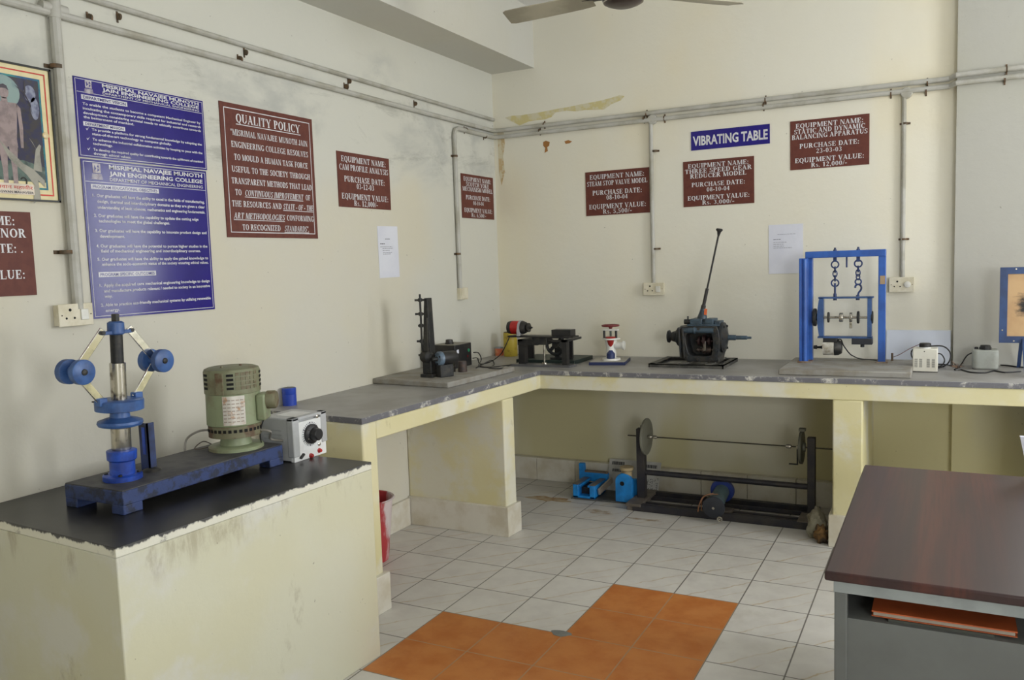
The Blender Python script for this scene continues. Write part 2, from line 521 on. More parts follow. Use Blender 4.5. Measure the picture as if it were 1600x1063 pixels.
# window frames
M_WFR = mat('window_frame_paint', (120, 122, 126), 0.5)
for k, (a, c, z0, z1) in enumerate(WIN_R):
    b = MB()
    b.box((RX + 0.06, a, z0), (RX + 0.11, a + 0.05, z1)); b.box((RX + 0.06, c - 0.05, z0), (RX + 0.11, c, z1))
    b.box((RX + 0.06, a, z0), (RX + 0.11, c, z0 + 0.05)); b.box((RX + 0.06, a, z1 - 0.05), (RX + 0.11, c, z1))
    for q in (1 / 3, 2 / 3):
        y = a + (c - a) * q; b.box((RX + 0.065, y - 0.02, z0), (RX + 0.105, y + 0.02, z1))
    struct(b.build('window_%d' % (k + 1), M_WFR))
for a, c, z0, z1 in WIN_B:
    b = MB()
    b.box((a, BY + 0.06, z0), (a + 0.05, BY + 0.11, z1)); b.box((c - 0.05, BY + 0.06, z0), (c, BY + 0.11, z1))
    b.box((a, BY + 0.06, z0), (c, BY + 0.11, z0 + 0.05)); b.box((a, BY + 0.06, z1 - 0.05), (c, BY + 0.11, z1))
    y = (a + c) / 2; b.box((y - 0.02, BY + 0.065, z0), (y + 0.02, BY + 0.105, z1))
    struct(b.build('window_3', M_WFR))
for a, c, z0, z1 in WIN_FILL:  # frame of the added fill window
    b = MB(); y = FY - 0.1
    b.box((a, y - .025, z0), (a + 0.05, y + .025, z1)); b.box((c - 0.05, y - .025, z0), (c, y + .025, z1)); b.box((a, y - .025, z0), (c, y + .025, z0 + 0.05)); b.box((a, y - .025, z1 - 0.05), (c, y + .025, z1)); q = (a + c) / 2; b.box((q - .02, y - .02, z0), (q + .02, y + .02, z1))
    struct(b.build('window_4', M_WFR))
# skirting tiles along the walls
b = MB(); b.box((WX, -0.69, 0), (WX + 0.022, 0.42, 0.17)); b.box((WX, 0.585, 0), (WX + 0.022, BY, 0.17)); b.box((WX, -1.06, 0), (WX + 0.022, -0.81, 0.17))
struct(b.build('baseboard_left', M_SKIRT, bevel=0.003))
b = MB()
for x in range(-5, 5):
    x0, x1 = max(WX + 0.022, x * S + 0.0015), min(0.90, (x + 1) * S - 0.0015)
    if x1 > x0:
        b.box((x0, BY - 0.055, 0), (x1, BY, 0.165))
b.box((1.06, BY - 0.055, 0), (1.48, BY, 0.165))
struct(b.build('baseboard_back', M_SKIRT, bevel=0.003))

# stains and scraped paint on the walls
def wall_patch(name, m, parent, pts, plane, off=0.0015):
    b = MB()
    if plane == 'back':
        P = [ay(x, y, BY) for x, y in pts]; b.extrude([(p.x, BY - off, p.z) for p in P], (0, off * 0.9, 0))
    else:
        P = [ax(x, y, WX) for x, y in pts]; b.extrude([(WX + off, p.y, p.z) for p in P], (-off * 0.9, 0, 0))
    return b.build(name, m, parent, auto=0)
M_SCRAPE = mat('ochre_scraped_paint', (204, 193, 142), 0.8, col2=(210, 204, 178), scale=14, lo=0.42, hi=0.58, spec=0.2)
wall_patch('scraped_paint', M_SCRAPE, wall_back, [(789, 184), (800, 181), (815, 180), (828, 178), (842, 176), (857, 173), (872, 170), (890, 167), (908, 163), (925, 160), (940, 157), (955, 153), (968, 149), (976, 150), (970, 157), (955, 163), (944, 171), (930, 172), (914, 172), (900, 174), (885, 173), (868, 176), (862, 183), (851, 187), (838, 188), (826, 190), (812, 196), (800, 190)], 'back')
M_RUSTW = mat('rusty_wall_stain', (196, 172, 132), 0.8, col2=(210, 202, 176), scale=30, lo=0.4, hi=0.6, spec=0.2)
wall_patch('rust_streak', M_RUSTW, wall_back, [(777, 206), (787, 206), (789, 225), (786, 245), (789, 268), (784, 290), (780, 270), (779, 240)], 'back')
wall_patch('rust_spot', mat('brown_plaster_spot', (168, 120, 70), 0.8, spec=0.2), wall_back, [(849, 222), (853, 220), (859, 222), (858, 228), (855, 230), (856, 236), (851, 239), (852, 231), (849, 228)], 'back')
wall_patch('rust_spot', mat('brown_plaster_spot', (168, 120, 70), 0.8, spec=0.2), wall_back, [(882, 221), (888, 219), (894, 221), (890, 224), (884, 225)], 'back')

# ================================================================== COUNTERS
XL = lambda y: -0.803 - 0.047 * (0.9 - y)           # front line of the left counter
YB = lambda x: 0.900 + 0.0335 * (x + 0.803)         # front line of the back counter
CX1 = 2.0
wt = MB()
o_ = 0.008
wt.prism([(WX + .001, -0.76), (XL(-0.80) + o_, -0.80), (XL(0.9) + o_, 0.898 - o_), (CX1, YB(CX1) - o_), (CX1, PY0 - .001), (PX0 - .001, PY0 - .001), (PX0 - .001, BY - .001), (WX + .001, BY - .001)], 0.896, ZC, 0, 1)
worktop = tag(wt.build('worktop', [M_STONE, M_CHIP], bevel=0.003), 'long L-shaped grey stone worktop with chipped edges on the cream counter', 'worktop')

cb = thing('masonry_counter', 'cream distempered masonry counter carrying the grey L-shaped worktop along two walls', 'counter', (-0.9, 0.9, 0))
a = MB()
za, zb = 0.808, 0.896
def lstrip(y0, y1, t=0.10):
    a.prism([(XL(y0) - t, y0), (XL(y0), y0), (XL(y1), y1), (XL(y1) - t, y1)], za, zb)
a.prism([(XL(-0.69) - 0.1, -0.692), (XL(-0.69), -0.692), (XL(0.9), 0.898), (1.99, YB(1.99)), (1.99, YB(1.99) + 0.1), (XL(1.0) - 0.1, 1.0)], za, zb)
a.build('apron', M_CT, cb, bevel=0.006)
def pier(poly, sk, zt=None):
    b = MB(); b.prism(poly, 0, zt or za)
    p = b.build('pier', M_CT, cb, bevel=0.008)
    s = MB(); s.prism(sk, 0, 0.178)
    s.build('skirting_tile', M_SKIRT, p, bevel=0.003)
pier([(WX + .002, -0.79), (XL(-0.79) - 0.001, -0.79), (XL(-0.68) - 0.001, -0.69), (WX + .002, -0.69)], [(WX + .002, -0.805), (XL(-0.79) + 0.024, -0.805), (XL(-0.69) + 0.024, -0.672), (WX + .002, -0.672)], zb)
pier([(WX + .002, 0.447), (XL(0.45) - 0.001, 0.447), (XL(0.57) - 0.001, 0.568), (WX + .002, 0.568)], [(WX + .002, 0.427), (XL(0.43) + 0.018, 0.427), (XL(0.58) + 0.018, 0.584), (WX + .002, 0.584)])
pier([(0.906, YB(0.906) + 0.001), (1.056, YB(1.056) + 0.001), (1.056, BY - .002), (0.906, BY - .002)], [(0.888, YB(0.89) - 0.018), (1.074, YB(1.07) - 0.018), (1.074, BY - 0.06), (0.888, BY - 0.06)])

pier([(1.86, YB(1.86) + 0.001), (1.985, YB(1.985) + 0.001), (1.985, PY0 - .002), (1.86, PY0 - .002)], [(1.842, YB(1.86) - 0.018), (2.003, YB(1.985) - 0.018), (2.003, PY0 - .004), (1.842, PY0 - .004)])
pl = MB(); pl.prism([(WX + .002, 0.13), (-0.968, 0.085), (-0.925, 0.80), (WX, 0.80)], ZC, 0.957)
tag(pl.build('cement_plinth', M_CEMENT, bevel=0.006), 'low cement plinth under the black slotted column and black control box', 'plinth')
PZ = 0.957
pl = MB(); pl.prism([(0.615, 1.015), (1.283, 1.03), (1.283, 1.60), (0.615, 1.60)], ZC, PZ)
tag(pl.build('cement_plinth', M_CEMENT, bevel=0.006), 'low cement plinth under the blue balancing frame', 'plinth')

pd = thing('masonry_pedestal', 'cream plastered masonry pedestal with black stone top under the blue governor', 'pedestal', (-1.06, -1.63, 0))
poly = [(WX + .001, -2.16), (-0.675, -2.217), (-0.612, -1.088), (WX + .001, -1.06)]
b = MB(); b.prism(poly, 0, ZP - 0.03); b.build('body', M_PD, pd, bevel=0.004)
b = MB(); b.prism(poly, ZP - 0.03, ZP, 0, 1); b.build('stone_top', [M_BSTONE, M_CHIPW], pd, bevel=0.002)

# ================================================================== CONDUITS
def pipe(name, label, pts, r, group=None, smooth=1, cat='conduit'):
    b = MB(); b.tube(pts, r, 10, smooth)
    return tag(b.build(name, M_PIPE), label, cat, group)
def clampL(px, py, parent, r, vertical, col=None):
    p = ax(px, py, WX + r); b = MB()
    if vertical:
        b.box((WX, p.y - r - 0.016, p.z - 0.007), (WX + 0.004, p.y + r + 0.016, p.z + 0.007)); b.lathe((WX + r, p.y, p.z - 0.007), (0, 0, 1), [(0, r + 0.003), (0.014, r + 0.003)], 12)
    else:
        b.box((WX, p.y - 0.004, p.z - r - 0.010), (WX + 0.003, p.y + 0.004, p.z + r + 0.010)); b.lathe((WX + r, p.y - 0.004, p.z), (0, 1, 0), [(0, r + 0.0012), (0.008, r + 0.0012)], 12)
    b.build('clamp', col or M_CLAMP, parent)
def clampB(px, py, parent, r, vertical, Y=BY):
    p = ay(px, py, Y - r); b = MB()
    if vertical:
        b.box((p.x - r - 0.016, Y - 0.004, p.z - 0.006), (p.x + r + 0.016, Y, p.z + 0.006)); b.lathe((p.x, Y - r, p.z - 0.006), (0, 0, 1), [(0, r + 0.003), (0.012, r + 0.003)], 12)
    else:
        b.box((p.x - 0.004, Y - 0.004, p.z - r - 0.013), (p.x + 0.004, Y, p.z + r + 0.013)); b.lathe((p.x - 0.004, Y - r, p.z), (1, 0, 0), [(0, r + 0.002), (0.008, r + 0.002)], 12)
    b.build('clamp', M_CLAMP, parent)
L_ = lambda px, py, r: ax(px, py, WX + r)
B_ = lambda px, py, r, Y=BY: ay(px, py, Y - r)
r1 = 0.0120
p1 = L_(40, -32, r1); p2 = L_(781, 190.5, r1)
up = pipe('conduit_pipe', 'thin upper white conduit sloping along the left wall, ending open at the corner', [(WX + 0.0015 + r1, p1.y, p1.z), (WX + 0.0015 + r1, BY - 0.02, p2.z)], r1)
for q in ((186, 26), (384, 82), (546, 127), (649, 162)):
    clampL(q[0], q[1], up, r1, False)
r2 = 0.0150
q1 = L_(-40, -14, r2); q2 = L_(762, 205, r2)
bk = [B_(800, 202, r2), B_(1200, 155, r2), B_(1478, 126, r2)]
dz = (bk[1].z + bk[0].z) / 2
mid = pipe('conduit_pipe', 'long white conduit on the left wall below the thin one, continuing on the back wall', [(WX + 0.0015 + r2, q1.y, q1.z - 0.004), (WX + 0.0015 + r2, 0.4, (q1.z + q2.z) / 2), (WX + 0.0015 + r2, BY - 0.05, dz), (WX + 0.0015 + r2 + 0.012, BY - 0.0015 - r2 - 0.012, dz), (WX + 0.06, BY - 0.0015 - r2, dz), (bk[1].x, BY - 0.0015 - r2, dz), (1.44, BY - 0.0015 - r2, dz - 0.004), (PX0 - 0.005, PY0 - 0.0015 - r2, dz + 0.002), (2.0, PY0 - 0.0015 - r2, dz + 0.002)], r2)
for q in ((140, 28), (375, 93), (541, 136)):
    clampL(q[0], q[1], mid, r2, False)
for q in ((850, 195), (1010, 178), (1196, 156), (1449, 129)):
    clampB(q[0], q[1], mid, r2, False)
clampB(1573, 108, mid, r2, False, PY0)
e1 = L_(709, 200, r2)
lz = [B_(800, 213, r2), B_(1200, 166, r2)]
zl = (lz[0].z + lz[1].z) / 2
s1 = L_(715, 452, r2)
low = pipe('conduit_pipe', 'white conduit from the small box left of the corner, lowest along the back wall', [(WX + 0.0015 + r2, e1.y, s1.z - 0.01), (WX + 0.0015 + r2, e1.y, zl - 0.045), (WX + 0.0015 + r2, e1.y + 0.015, zl - 0.012), (WX + 0.0015 + r2, e1.y + 0.05, zl), (WX + 0.0015 + r2, BY - 0.05, zl), (WX + 0.0015 + r2 + 0.012, BY - 0.0015 - r2 - 0.012, zl), (WX + 0.06, BY - 0.0015 - r2, zl), (1.44, BY - 0.0015 - r2, zl), (PX0 - 0.005, PY0 - 0.0015 - r2, zl + 0.004), (2.0, PY0 - 0.0015 - r2, zl + 0.004)], r2)
for q in ((711, 244), (716, 397)):
    clampL(q[0], q[1], low, r2, True)
for q in ((758, 213), (728, 203)):
    clampL(q[0], q[1], low, r2, False)
for q in ((843, 205), (1006, 186), (1038, 185), (1193, 166), (1392, 146), (1447, 142)):
    clampB(q[0], q[1], low, r2, False)
clampB(1570, 124, low, r2, False, PY0)
# drops
d0 = L_(91, 100, 0.020); d0b = L_(105, 480, 0.020)
zt_ = L_(88, 14, 0.020).z
drop0 = pipe('conduit_pipe', 'thick vertical white conduit between the framed print and the indigo boards', [(WX + 0.0215, d0.y, d0b.z - 0.01), (WX + 0.0215, d0.y, CZ - 0.45)], 0.020)
b = MB(); b.cyl((WX + 0.018, d0.y, zt_ - 0.035), (WX + 0.018, d0.y, zt_ + 0.035), 0.025); b.cyl((WX + 0.018, d0.y - 0.05, zt_), (WX + 0.018, d0.y + 0.05, zt_), 0.019)
b.build('tee_joint', M_PIPE, drop0)
for q in ((88, 104), (103, 394)):
    clampL(q[0], q[1], drop0, 0.020, True)
def drop(px, pyt, pyb, label):
    t = B_(px, pyt, 0.011); x = t.x
    bz = B_(px + 2, pyb, 0.011).z
    o = pipe('conduit_pipe', label, [(x, BY - 0.0145, t.z), (x, BY - 0.0145, bz - 0.01)], 0.013)
    j = MB(); j.lathe((x + 0.012, BY, t.z), (0, -1, 0), [(0, 0.032), (0.024, 0.032), (0.028, 0.028)], 20)
    j.build('junction_box', M_PIPE, o)
    return o
dr = drop(1017, 187, 440, 'thin vertical conduit between the two lower brown signs down to a switch socket')
clampB(1023, 236, dr, 0.013, True); clampB(1025, 389, dr, 0.013, True)
dr = drop(1413, 146, 432, 'vertical conduit beside the uppermost brown sign down to the socket right of the blue frame')
clampB(1414, 193, dr, 0.013, True); clampB(1412, 374, dr, 0.013, True)

# sockets
def socket(wall, c, w, h, label, knob=False, blank=False):
    r = thing('switch_socket', label, 'socket', c)
    def P(u, v, d):
        return (WX + d, c.y + u, c.z + v) if wall == 'L' else (c.x + u, BY - d, c.z + v)
    def bx(u0, u1, v0, v1, d0, d1, name, m, par=r, bev=0.002):
        b = MB(); b.box(P(u0, v0, d0), P(u1, v1, d1)); return b.build(name, m, par, bevel=bev)
    bx(-w / 2, w / 2, -h / 2, h / 2, 0, 0.03, 'back_box', M_IVORY)
    if blank:
        bx(-w / 2 + 0.008, w / 2 - 0.02, -h / 2 + 0.006, h / 2 - 0.006, 0.03, 0.035, 'cover_plate', M_IVORY)
        return r
    pl = bx(-w / 2 - 0.003, w / 2 + 0.003, -h / 2 - 0.003, h / 2 + 0.003, 0.03, 0.037, 'face_plate', M_IVORY)
    k = w / 0.14
    n = (1, 0, 0) if wall == 'L' else (0, -1, 0)
    for u, v, rr in ((-0.025, 0.02, 0.006), (-0.042, -0.012, 0.0045), (-0.008, -0.012, 0.0045)):
        d = MB(); d.lathe(P(u * k, v * k, 0.036), n, [(0, rr * k), (0.0016, rr * k)], 12); d.build('pin_hole', M_HOLE, pl)
    if knob:
        b = MB(); b.lathe(P(0.035 * k, 0, 0.036), n, [(0, 0.019), (0.008, 0.018), (0.010, 0.014)], 20); b.build('switch', M_WHITE, r)
    else:
        bx(0.018 * k, 0.05 * k, -0.021 * k, 0.021 * k, 0.037, 0.043, 'switch', M_WHITE)
    for u in (-0.06, 0.063):
        b = MB(); b.lathe(P(u * k, 0, 0.036), n, [(0, 0.003), (0.002, 0.0025)], 8); b.build('screw', M_CLAMP, pl)
    return r
socket('L', ax(109.5, 492, WX), 0.135, 0.078, 'ivory switch socket on the wall behind the flyball governor')
socket('L', ax(720, 459, WX), 0.10, 0.08, 'blank yellowed outlet box on the left wall near the corner', blank=True)
socket('B', ay(1023.5, 451.5, BY), 0.135, 0.078, 'ivory switch socket on the back wall left of the gear lever')
socket('B', ay(1409, 444.5, BY), 0.128, 0.082, 'ivory socket with a round switch right of the blue frame', knob=True)

# ================================================================== LETTERING
# bold roman capitals drawn with thick and thin strokes and small serifs
TK, TN, SF = 0.20, 0.075, 0.055
def _q(p):
    return [p]
def gV(x, y0=0.0, y1=1.0, w=TK, s0=True, s1=True, sl=0.075):
    out = [[(x - w / 2, y0), (x + w / 2, y0), (x + w / 2, y1), (x - w / 2, y1)]]
    if s0: out.append([(x - w / 2 - sl, y0), (x + w / 2 + sl, y0), (x + w / 2 + sl, y0 + SF), (x - w / 2 - sl, y0 + SF)])
    if s1: out.append([(x - w / 2 - sl, y1 - SF), (x + w / 2 + sl, y1 - SF), (x + w / 2 + sl, y1), (x - w / 2 - sl, y1)])
    return out
def gH(x0, x1, y, w=TN):
    return [[(x0, y - w / 2), (x1, y - w / 2), (x1, y + w / 2), (x0, y + w / 2)]]
def gD(x0, y0, x1, y1, w):
    return [[(x0 - w / 2, y0), (x0 + w / 2, y0), (x1 + w / 2, y1), (x1 - w / 2, y1)]]
def gA(cx, cy, rx, ry, a0, a1, t=TK, n=14):
    out = []
    for k in range(n):
        A0, A1 = math.radians(a0 + (a1 - a0) * k / n), math.radians(a0 + (a1 - a0) * (k + 1) / n)
        out.append([(cx + rx * math.cos(A0), cy + ry * math.sin(A0)), (cx + rx * math.cos(A1), cy + ry * math.sin(A1)),
                    (cx + (rx - t) * math.cos(A1), cy + (ry - TN) * math.sin(A1)), (cx + (rx - t) * math.cos(A0), cy + (ry - TN) * math.sin(A0))])
    return out
def gS(x, y, l=0.13, w=TN):      # thin serif bar
    return gH(x - l, x + l, y, SF * 1.2)
def tick(x, y0, y1, w=0.06):
    return [[(x - w / 2, y0), (x + w / 2, y0), (x + w / 2, y1), (x - w / 2, y1)]]
GL = {
 'A': (0.86, gD(.10, 0, .40, 1, TN) + gD(.68, 0, .38, 1, TK) + gH(.2, .58, .32) + gS(.10, .03) + gS(.68, .03, .17)),
 'B': (0.78, gV(.2) + gA(.40, .75, .28, .25, -90, 90) + gA(.40, .26, .32, .265, -90, 90) + gH(.15, .42, .96) + gH(.15, .42, .51) + gH(.15, .42, .04)),
 'C': (0.82, gA(.45, .5, .40, .5, 48, 312) + tick(.74, .66, 1.0) + tick(.74, .0, .2, .03)),
 'D': (0.86, gV(.2) + gA(.36, .5, .44, .5, -90, 90) + gH(.15, .38, .96) + gH(.15, .38, .04)),
 'E': (0.76, gV(.2) + gH(.2, .66, .96) + gH(.2, .66, .04) + gH(.2, .5, .52) + tick(.64, .72, 1.0) + tick(.66, 0, .3) + tick(.5, .38, .66)),
 'F': (0.72, gV(.2) + gH(.2, .66, .96) + gH(.2, .5, .52) + tick(.64, .72, 1.0) + tick(.5, .38, .66)),
 'G': (0.90, gA(.45, .5, .40, .5, 48, 320) + tick(.74, .66, 1.0) + gV(.72, 0.03, .42, TK * .9, False)),
 'H': (0.92, gV(.2) + gV(.72) + gH(.2, .72, .52)),
 'I': (0.42, gV(.21)),
 'J': (0.60, gV(.38, .22, 1, TK, False) + gA(.23, .24, .25, .24, 180, 360)),
 'K': (0.90, gV(.2) + gD(.26, .38, .66, 1, TN) + gD(.70, 0, .38, .6, TK) + gS(.66, .97) + gS(.72, .03, .16)),
 'L': (0.76, gV(.2) + gH(.2, .66, .04) + tick(.67, 0, .32)),
 'M': (1.10, gV(.14, 0, 1, TN) + gV(.92) + gD(.20, 1, .50, 0, TK) + gD(.86, 1, .50, 0, TN)),
 'N': (0.90, gV(.14, 0, 1, TN) + gD(.18, 1, .70, 0, TK) + gV(.73, 0, 1, TN)),
 'O': (0.90, gA(.45, .5, .41, .5, 0, 360, n=26)),
 'P': (0.74, gV(.2) + gA(.38, .74, .30, .27, -90, 90) + gH(.15, .4, .97) + gH(.15, .4, .5)),
 'Q': (0.90, gA(.45, .5, .41, .5, 0, 360, n=26) + gD(.72, -.2, .46, .1, TK * .9)),
 'R': (0.88, gV(.2) + gA(.38, .75, .29, .25, -90, 90) + gH(.15, .4, .96) + gH(.15, .4, .52) + gD(.70, 0, .42, .54, TK) + gS(.72, .03, .12)),
 'S': (0.66, gA(.34, .74, .27, .26, 30, 262, .17) + gA(.33, .27, .29, .27, -150, 88, .17) + tick(.58, .72, 1.0, .05) + tick(.07, 0, .3, .05)),
 'T': (0.80, gV(.4, 0, 1, TK, True, False) + gH(.06, .74, .96) + tick(.08, .7, 1.0) + tick(.72, .7, 1.0)),
 'U': (0.90, gV(.2, .3, 1, TK, False) + gV(.72, .3, 1, TN, False) + gA(.43, .32, .33, .32, 180, 360, .18)),
 'V': (0.86, gD(.16, 1, .44, 0, TK) + gD(.72, 1, .44, 0, TN) + gS(.16, .97, .16) + gS(.72, .97)),
 'W': (1.2, gD(.16, 1, .40, 0, TK) + gD(.60, 1, .40, 0, TN) + gD(.60, 1, .82, 0, TK) + gD(1.06, 1, .82, 0, TN) + gS(.16, .97, .16) + gS(1.06, .97)),
 'X': (0.88, gD(.18, 1, .70, 0, TK) + gD(.68, 1, .18, 0, TN) + gS(.18, .97, .15) + gS(.70, .03, .15) + gS(.68, .97) + gS(.18, .03)),
 'Y': (0.86, gV(.43, 0, .45, TK, True, False) + gD(.14, 1, .42, .42, TK) + gD(.72, 1, .45, .42, TN) + gS(.14, .97, .15) + gS(.72, .97)),
 'Z': (0.76, gH(.08, .66, .96) + gH(.08, .68, .04) + gD(.16, 0, .58, 1, TK) + tick(.1, .7, 1.0) + tick(.66, 0, .3)),
 '0': (0.66, gA(.33, .5, .28, .5, 0, 360, .17, 24)),
 '1': (0.66, gV(.34, 0, 1, TK, True, False, .1) + gD(.14, .8, .3, .97, .1)),
 '2': (0.66, gA(.32, .72, .25, .28, -20, 170, .17) + gD(.10, .04, .47, .62, .12) + gH(.07, .58, .07, .14)),
 '3': (0.66, gA(.30, .75, .25, .25, -90, 150, .17) + gA(.30, .27, .28, .27, -150, 90, .17)),
 '4': (0.66, gV(.44, 0, 1, .17, False, False) + gH(.05, .6, .29, .11) + gD(.09, .3, .4, 1, .09)),
 '5': (0.66, gH(.16, .56, .94, .12) + gD(.15, .55, .19, .95, .06) + gA(.29, .32, .29, .32, -150, 120, .17)),
 '6': (0.66, gA(.33, .3, .28, .3, 0, 360, .16, 22) + gA(.52, .35, .47, .65, 100, 180, .17)),
 '8': (0.66, gA(.33, .75, .24, .25, 0, 360, .15, 20) + gA(.33, .27, .28, .27, 0, 360, .16, 20)),
 '.': (0.30, [[(.07, 0), (.23, 0), (.23, .16), (.07, .16)]]),
 ',': (0.30, [[(.07, 0), (.23, 0), (.23, .16), (.07, .16)], [(.12, -.16), (.18, -.16), (.23, 0), (.14, 0)]]),
 ':': (0.34, [[(.09, 0), (.25, 0), (.25, .17), (.09, .17)], [(.09, .5), (.25, .5), (.25, .67), (.09, .67)]]),
 '-': (0.44, [[(.05, .28), (.39, .28), (.39, .42), (.05, .42)]]),
 '/': (0.40, gD(.05, 0, .35, 1, .08)),
 '"': (0.44, [[(.07, .68), (.17, .68), (.19, 1), (.05, 1)], [(.27, .68), (.37, .68), (.39, 1), (.25, 1)]]),
 's': (0.50, [[(x * .74, y * .66) for x, y in q] for q in gA(.34, .74, .27, .26, 30, 262, .2) + gA(.33, .27, .29, .27, -150, 88, .2)]),
 ' ': (0.36, []),
}
def serif(txt, shear=0.0):
    """polygons of a line in units of the capital height, and its width"""
    out, x = [], 0.0
    for ch in txt:
        w, ps = GL.get(ch, GL[' '])
        out += [[(px + x + shear * py, py) for px, py in p] for p in ps]
        x += w + 0.03
    return out, x
_SANS = {}
def sans(txt, bold=0.02):
    key = (txt, bold)
    if key not in _SANS:
        cu = bpy.data.curves.new('line', 'FONT')
        cu.body = txt; cu.size = 1.0; cu.resolution_u = 2; cu.offset = bold
        o = bpy.data.objects.new('line', cu)
        COL.objects.link(o)
        me = bpy.data.meshes.new_from_object(o)
        vs = [tuple(v.co)[:2] for v in me.vertices]; fs = [tuple(p.vertices) for p in me.polygons]
        bpy.data.objects.remove(o); bpy.data.curves.remove(cu); bpy.data.meshes.remove(me)
        x0 = min(v[0] for v in vs); x1 = max(v[0] for v in vs)
        _SANS[key] = ([(v[0] - x0, v[1]) for v in vs], fs, x1 - x0)
    return _SANS[key]

class Board:
    """flat board fixed to a wall; (u, v) run right and up from its lower left corner, seen from the room"""
    def __init__(self, wall, u0, u1, z0, z1, thick, m, name, label, cat, off=0.0, tilt=0.0, group=None, Y=None):
        self.wall, self.u0, self.z0, self.w, self.h, self.t = wall, u0, z0, u1 - u0, z1 - z0, thick + off
        self.Y = BY if Y is None else Y
        self.tilt = tilt
        b = MB()
        v = [self.P(u, z, d) for d in (-thick, 0) for u, z in ((0, 0), (self.w, 0), (self.w, self.h), (0, self.h))]
        b.add(v, [(3, 2, 1, 0), (4, 5, 6, 7), (0, 1, 5, 4), (1, 2, 6, 5), (2, 3, 7, 6), (3, 0, 4, 7)])
        self.o = tag(b.build(name, m, auto=0), label, cat, group)
    def P(self, u, v, d=0.0):
        d += self.t
        u, v = u - self.w / 2, v - self.h / 2
        c, s = math.cos(self.tilt), math.sin(self.tilt)
        u, v = u * c - v * s + self.w / 2, u * s + v * c + self.h / 2
        if self.wall == 'L':
            return Vector((WX + d, self.u0 + u, self.z0 + v))
        return Vector((self.u0 + u, self.Y - d, self.z0 + v))
    def poly(self, mb, pts, d=0.0008):
        mb.add([self.P(u, v, d) for u, v in pts], [tuple(range(len(pts)))])
    def rect(self, mb, u0, v0, u1, v1, d=0.0008):
        self.poly(mb, [(u0, v0), (u1, v0), (u1, v1), (u0, v1)], d)
    def frame(self, mb, i, w, d=0.0008):
        W_, H_ = self.w, self.h
        self.rect(mb, i, i, W_ - i, i + w, d); self.rect(mb, i, H_ - i - w, W_ - i, H_ - i, d)
        self.rect(mb, i, i + w, i + w, H_ - i - w, d); self.rect(mb, W_ - i - w, i + w, W_ - i, H_ - i - w, d)
    def line_serif(self, mb, txt, cu, cv, cap, width, shear=0.0, align='c', d=0.001):
        ps, w = serif(txt, shear)
        k = width / w
        x0 = cu - width / 2 if align == 'c' else (cu if align == 'l' else cu - width)
        for i, p in enumerate(ps):
            self.poly(mb, [(x0 + a * k, cv - cap / 2 + c * cap) for a, c in p], d + 0.00001 * (i % 7))
        return x0, x0 + width
    def line_sans(self, mb, txt, u0, cv, cap, width=None, bold=0.02, d=0.001, xs=None):
        vs, fs, w = sans(txt, bold)
        s = cap / 0.73
        kx = (width / w) if width else s * (xs or 1.0)
        mb.add([self.P(u0 + x * kx, cv - cap / 2 + y * s, d) for x, y in vs], fs)
        return w * kx

# ------------------------------------------------------------------ brown equipment signs
def brown(wall, pts, rows, label, off=0.0, rag=None):
    P = [(ax(x, y, WX) if wall == 'L' else ay(x, y, BY)) for x, y in pts]        # tl, tr, br, bl
    g = (lambda p: p.y) if wall == 'L' else (lambda p: p.x)
    u0 = (g(P[0]) + g(P[3])) / 2; u1 = (g(P[1]) + g(P[2])) / 2
    z1 = (P[0].z + P[1].z) / 2; z0 = (P[2].z + P[3].z) / 2
    B = Board(wall, u0, u1, z0, z1, 0.004, M_BROWN, 'equipment_sign', label, 'sign', off)
    mb = MB()
    for txt, fv, fw, cap in rows:
        B.line_serif(mb, txt, B.w * 0.5, B.h * (1 - fv), B.h * cap, B.w * fw)
    mb.build('lettering', M_LETTER, B.o, auto=0, fix=False)
    return B
def rows1(a, date, val, wa=0.94):
    return [('EQUIPMENT NAME:', .125, .86, .105), (a, .275, wa, .105), ('PURCHASE DATE:', .485, .78, .105), (date, .605, .34, .10), ('EQUIPMENT VALUE:', .80, .90, .105), (val, .92, .46, .10)]
def rows2(a, b, date, val, wa=0.86, wb=0.94):
    return [('EQUIPMENT NAME:', .11, .86, .095), (a, .225, wa, .095), (b, .335, wb, .095), ('PURCHASE DATE:', .525, .76, .095), (date, .645, .33, .09), ('EQUIPMENT VALUE:', .815, .88, .095), (val, .925, .46, .09)]
brown('L', [(526, 235), (607, 249), (610, 330), (528, 321)], rows1('CAM PROFILE ANALYSIS', '03-12-03', 'Rs. 12,000/-'), 'brown equipment sign for cam profile analysis, right of the quality policy board')
brown('L', [(719, 270), (770, 279), (771, 344), (722, 340)], rows2('SCOTCH YOKE', 'MECHANISM MODEL', '08-10-04', 'Rs. 6,500/-', .72), 'brown equipment sign for the scotch yoke model, beside the corner of the room')
brown('B', [(915, 269), (1015, 262), (1015, 333), (916, 337)], rows1('STEAM STOP VALVE MODEL', '08-10-04', 'Rs. 5,500/-', .95), 'brown equipment sign for the steam stop valve model, above the small red and white valve')
brown('B', [(1067, 253), (1178, 244), (1179, 317), (1069, 324)], rows2('THREE SPEED GEAR', 'REDUCER MODEL', '08-10-04', 'Rs. 3,000/-', .95, .8), 'brown equipment sign for the three speed gear reducer, below the indigo vibrating table sign')
brown('B', [(1234, 189), (1358, 179), (1359, 257), (1236, 266)], rows2('STATIC AND DYNAMIC', 'BALANCING APPARATUS', '23-03-03', 'Rs. 12,000/-', .90, .96), 'brown equipment sign for the balancing apparatus, highest brown sign on the back wall')
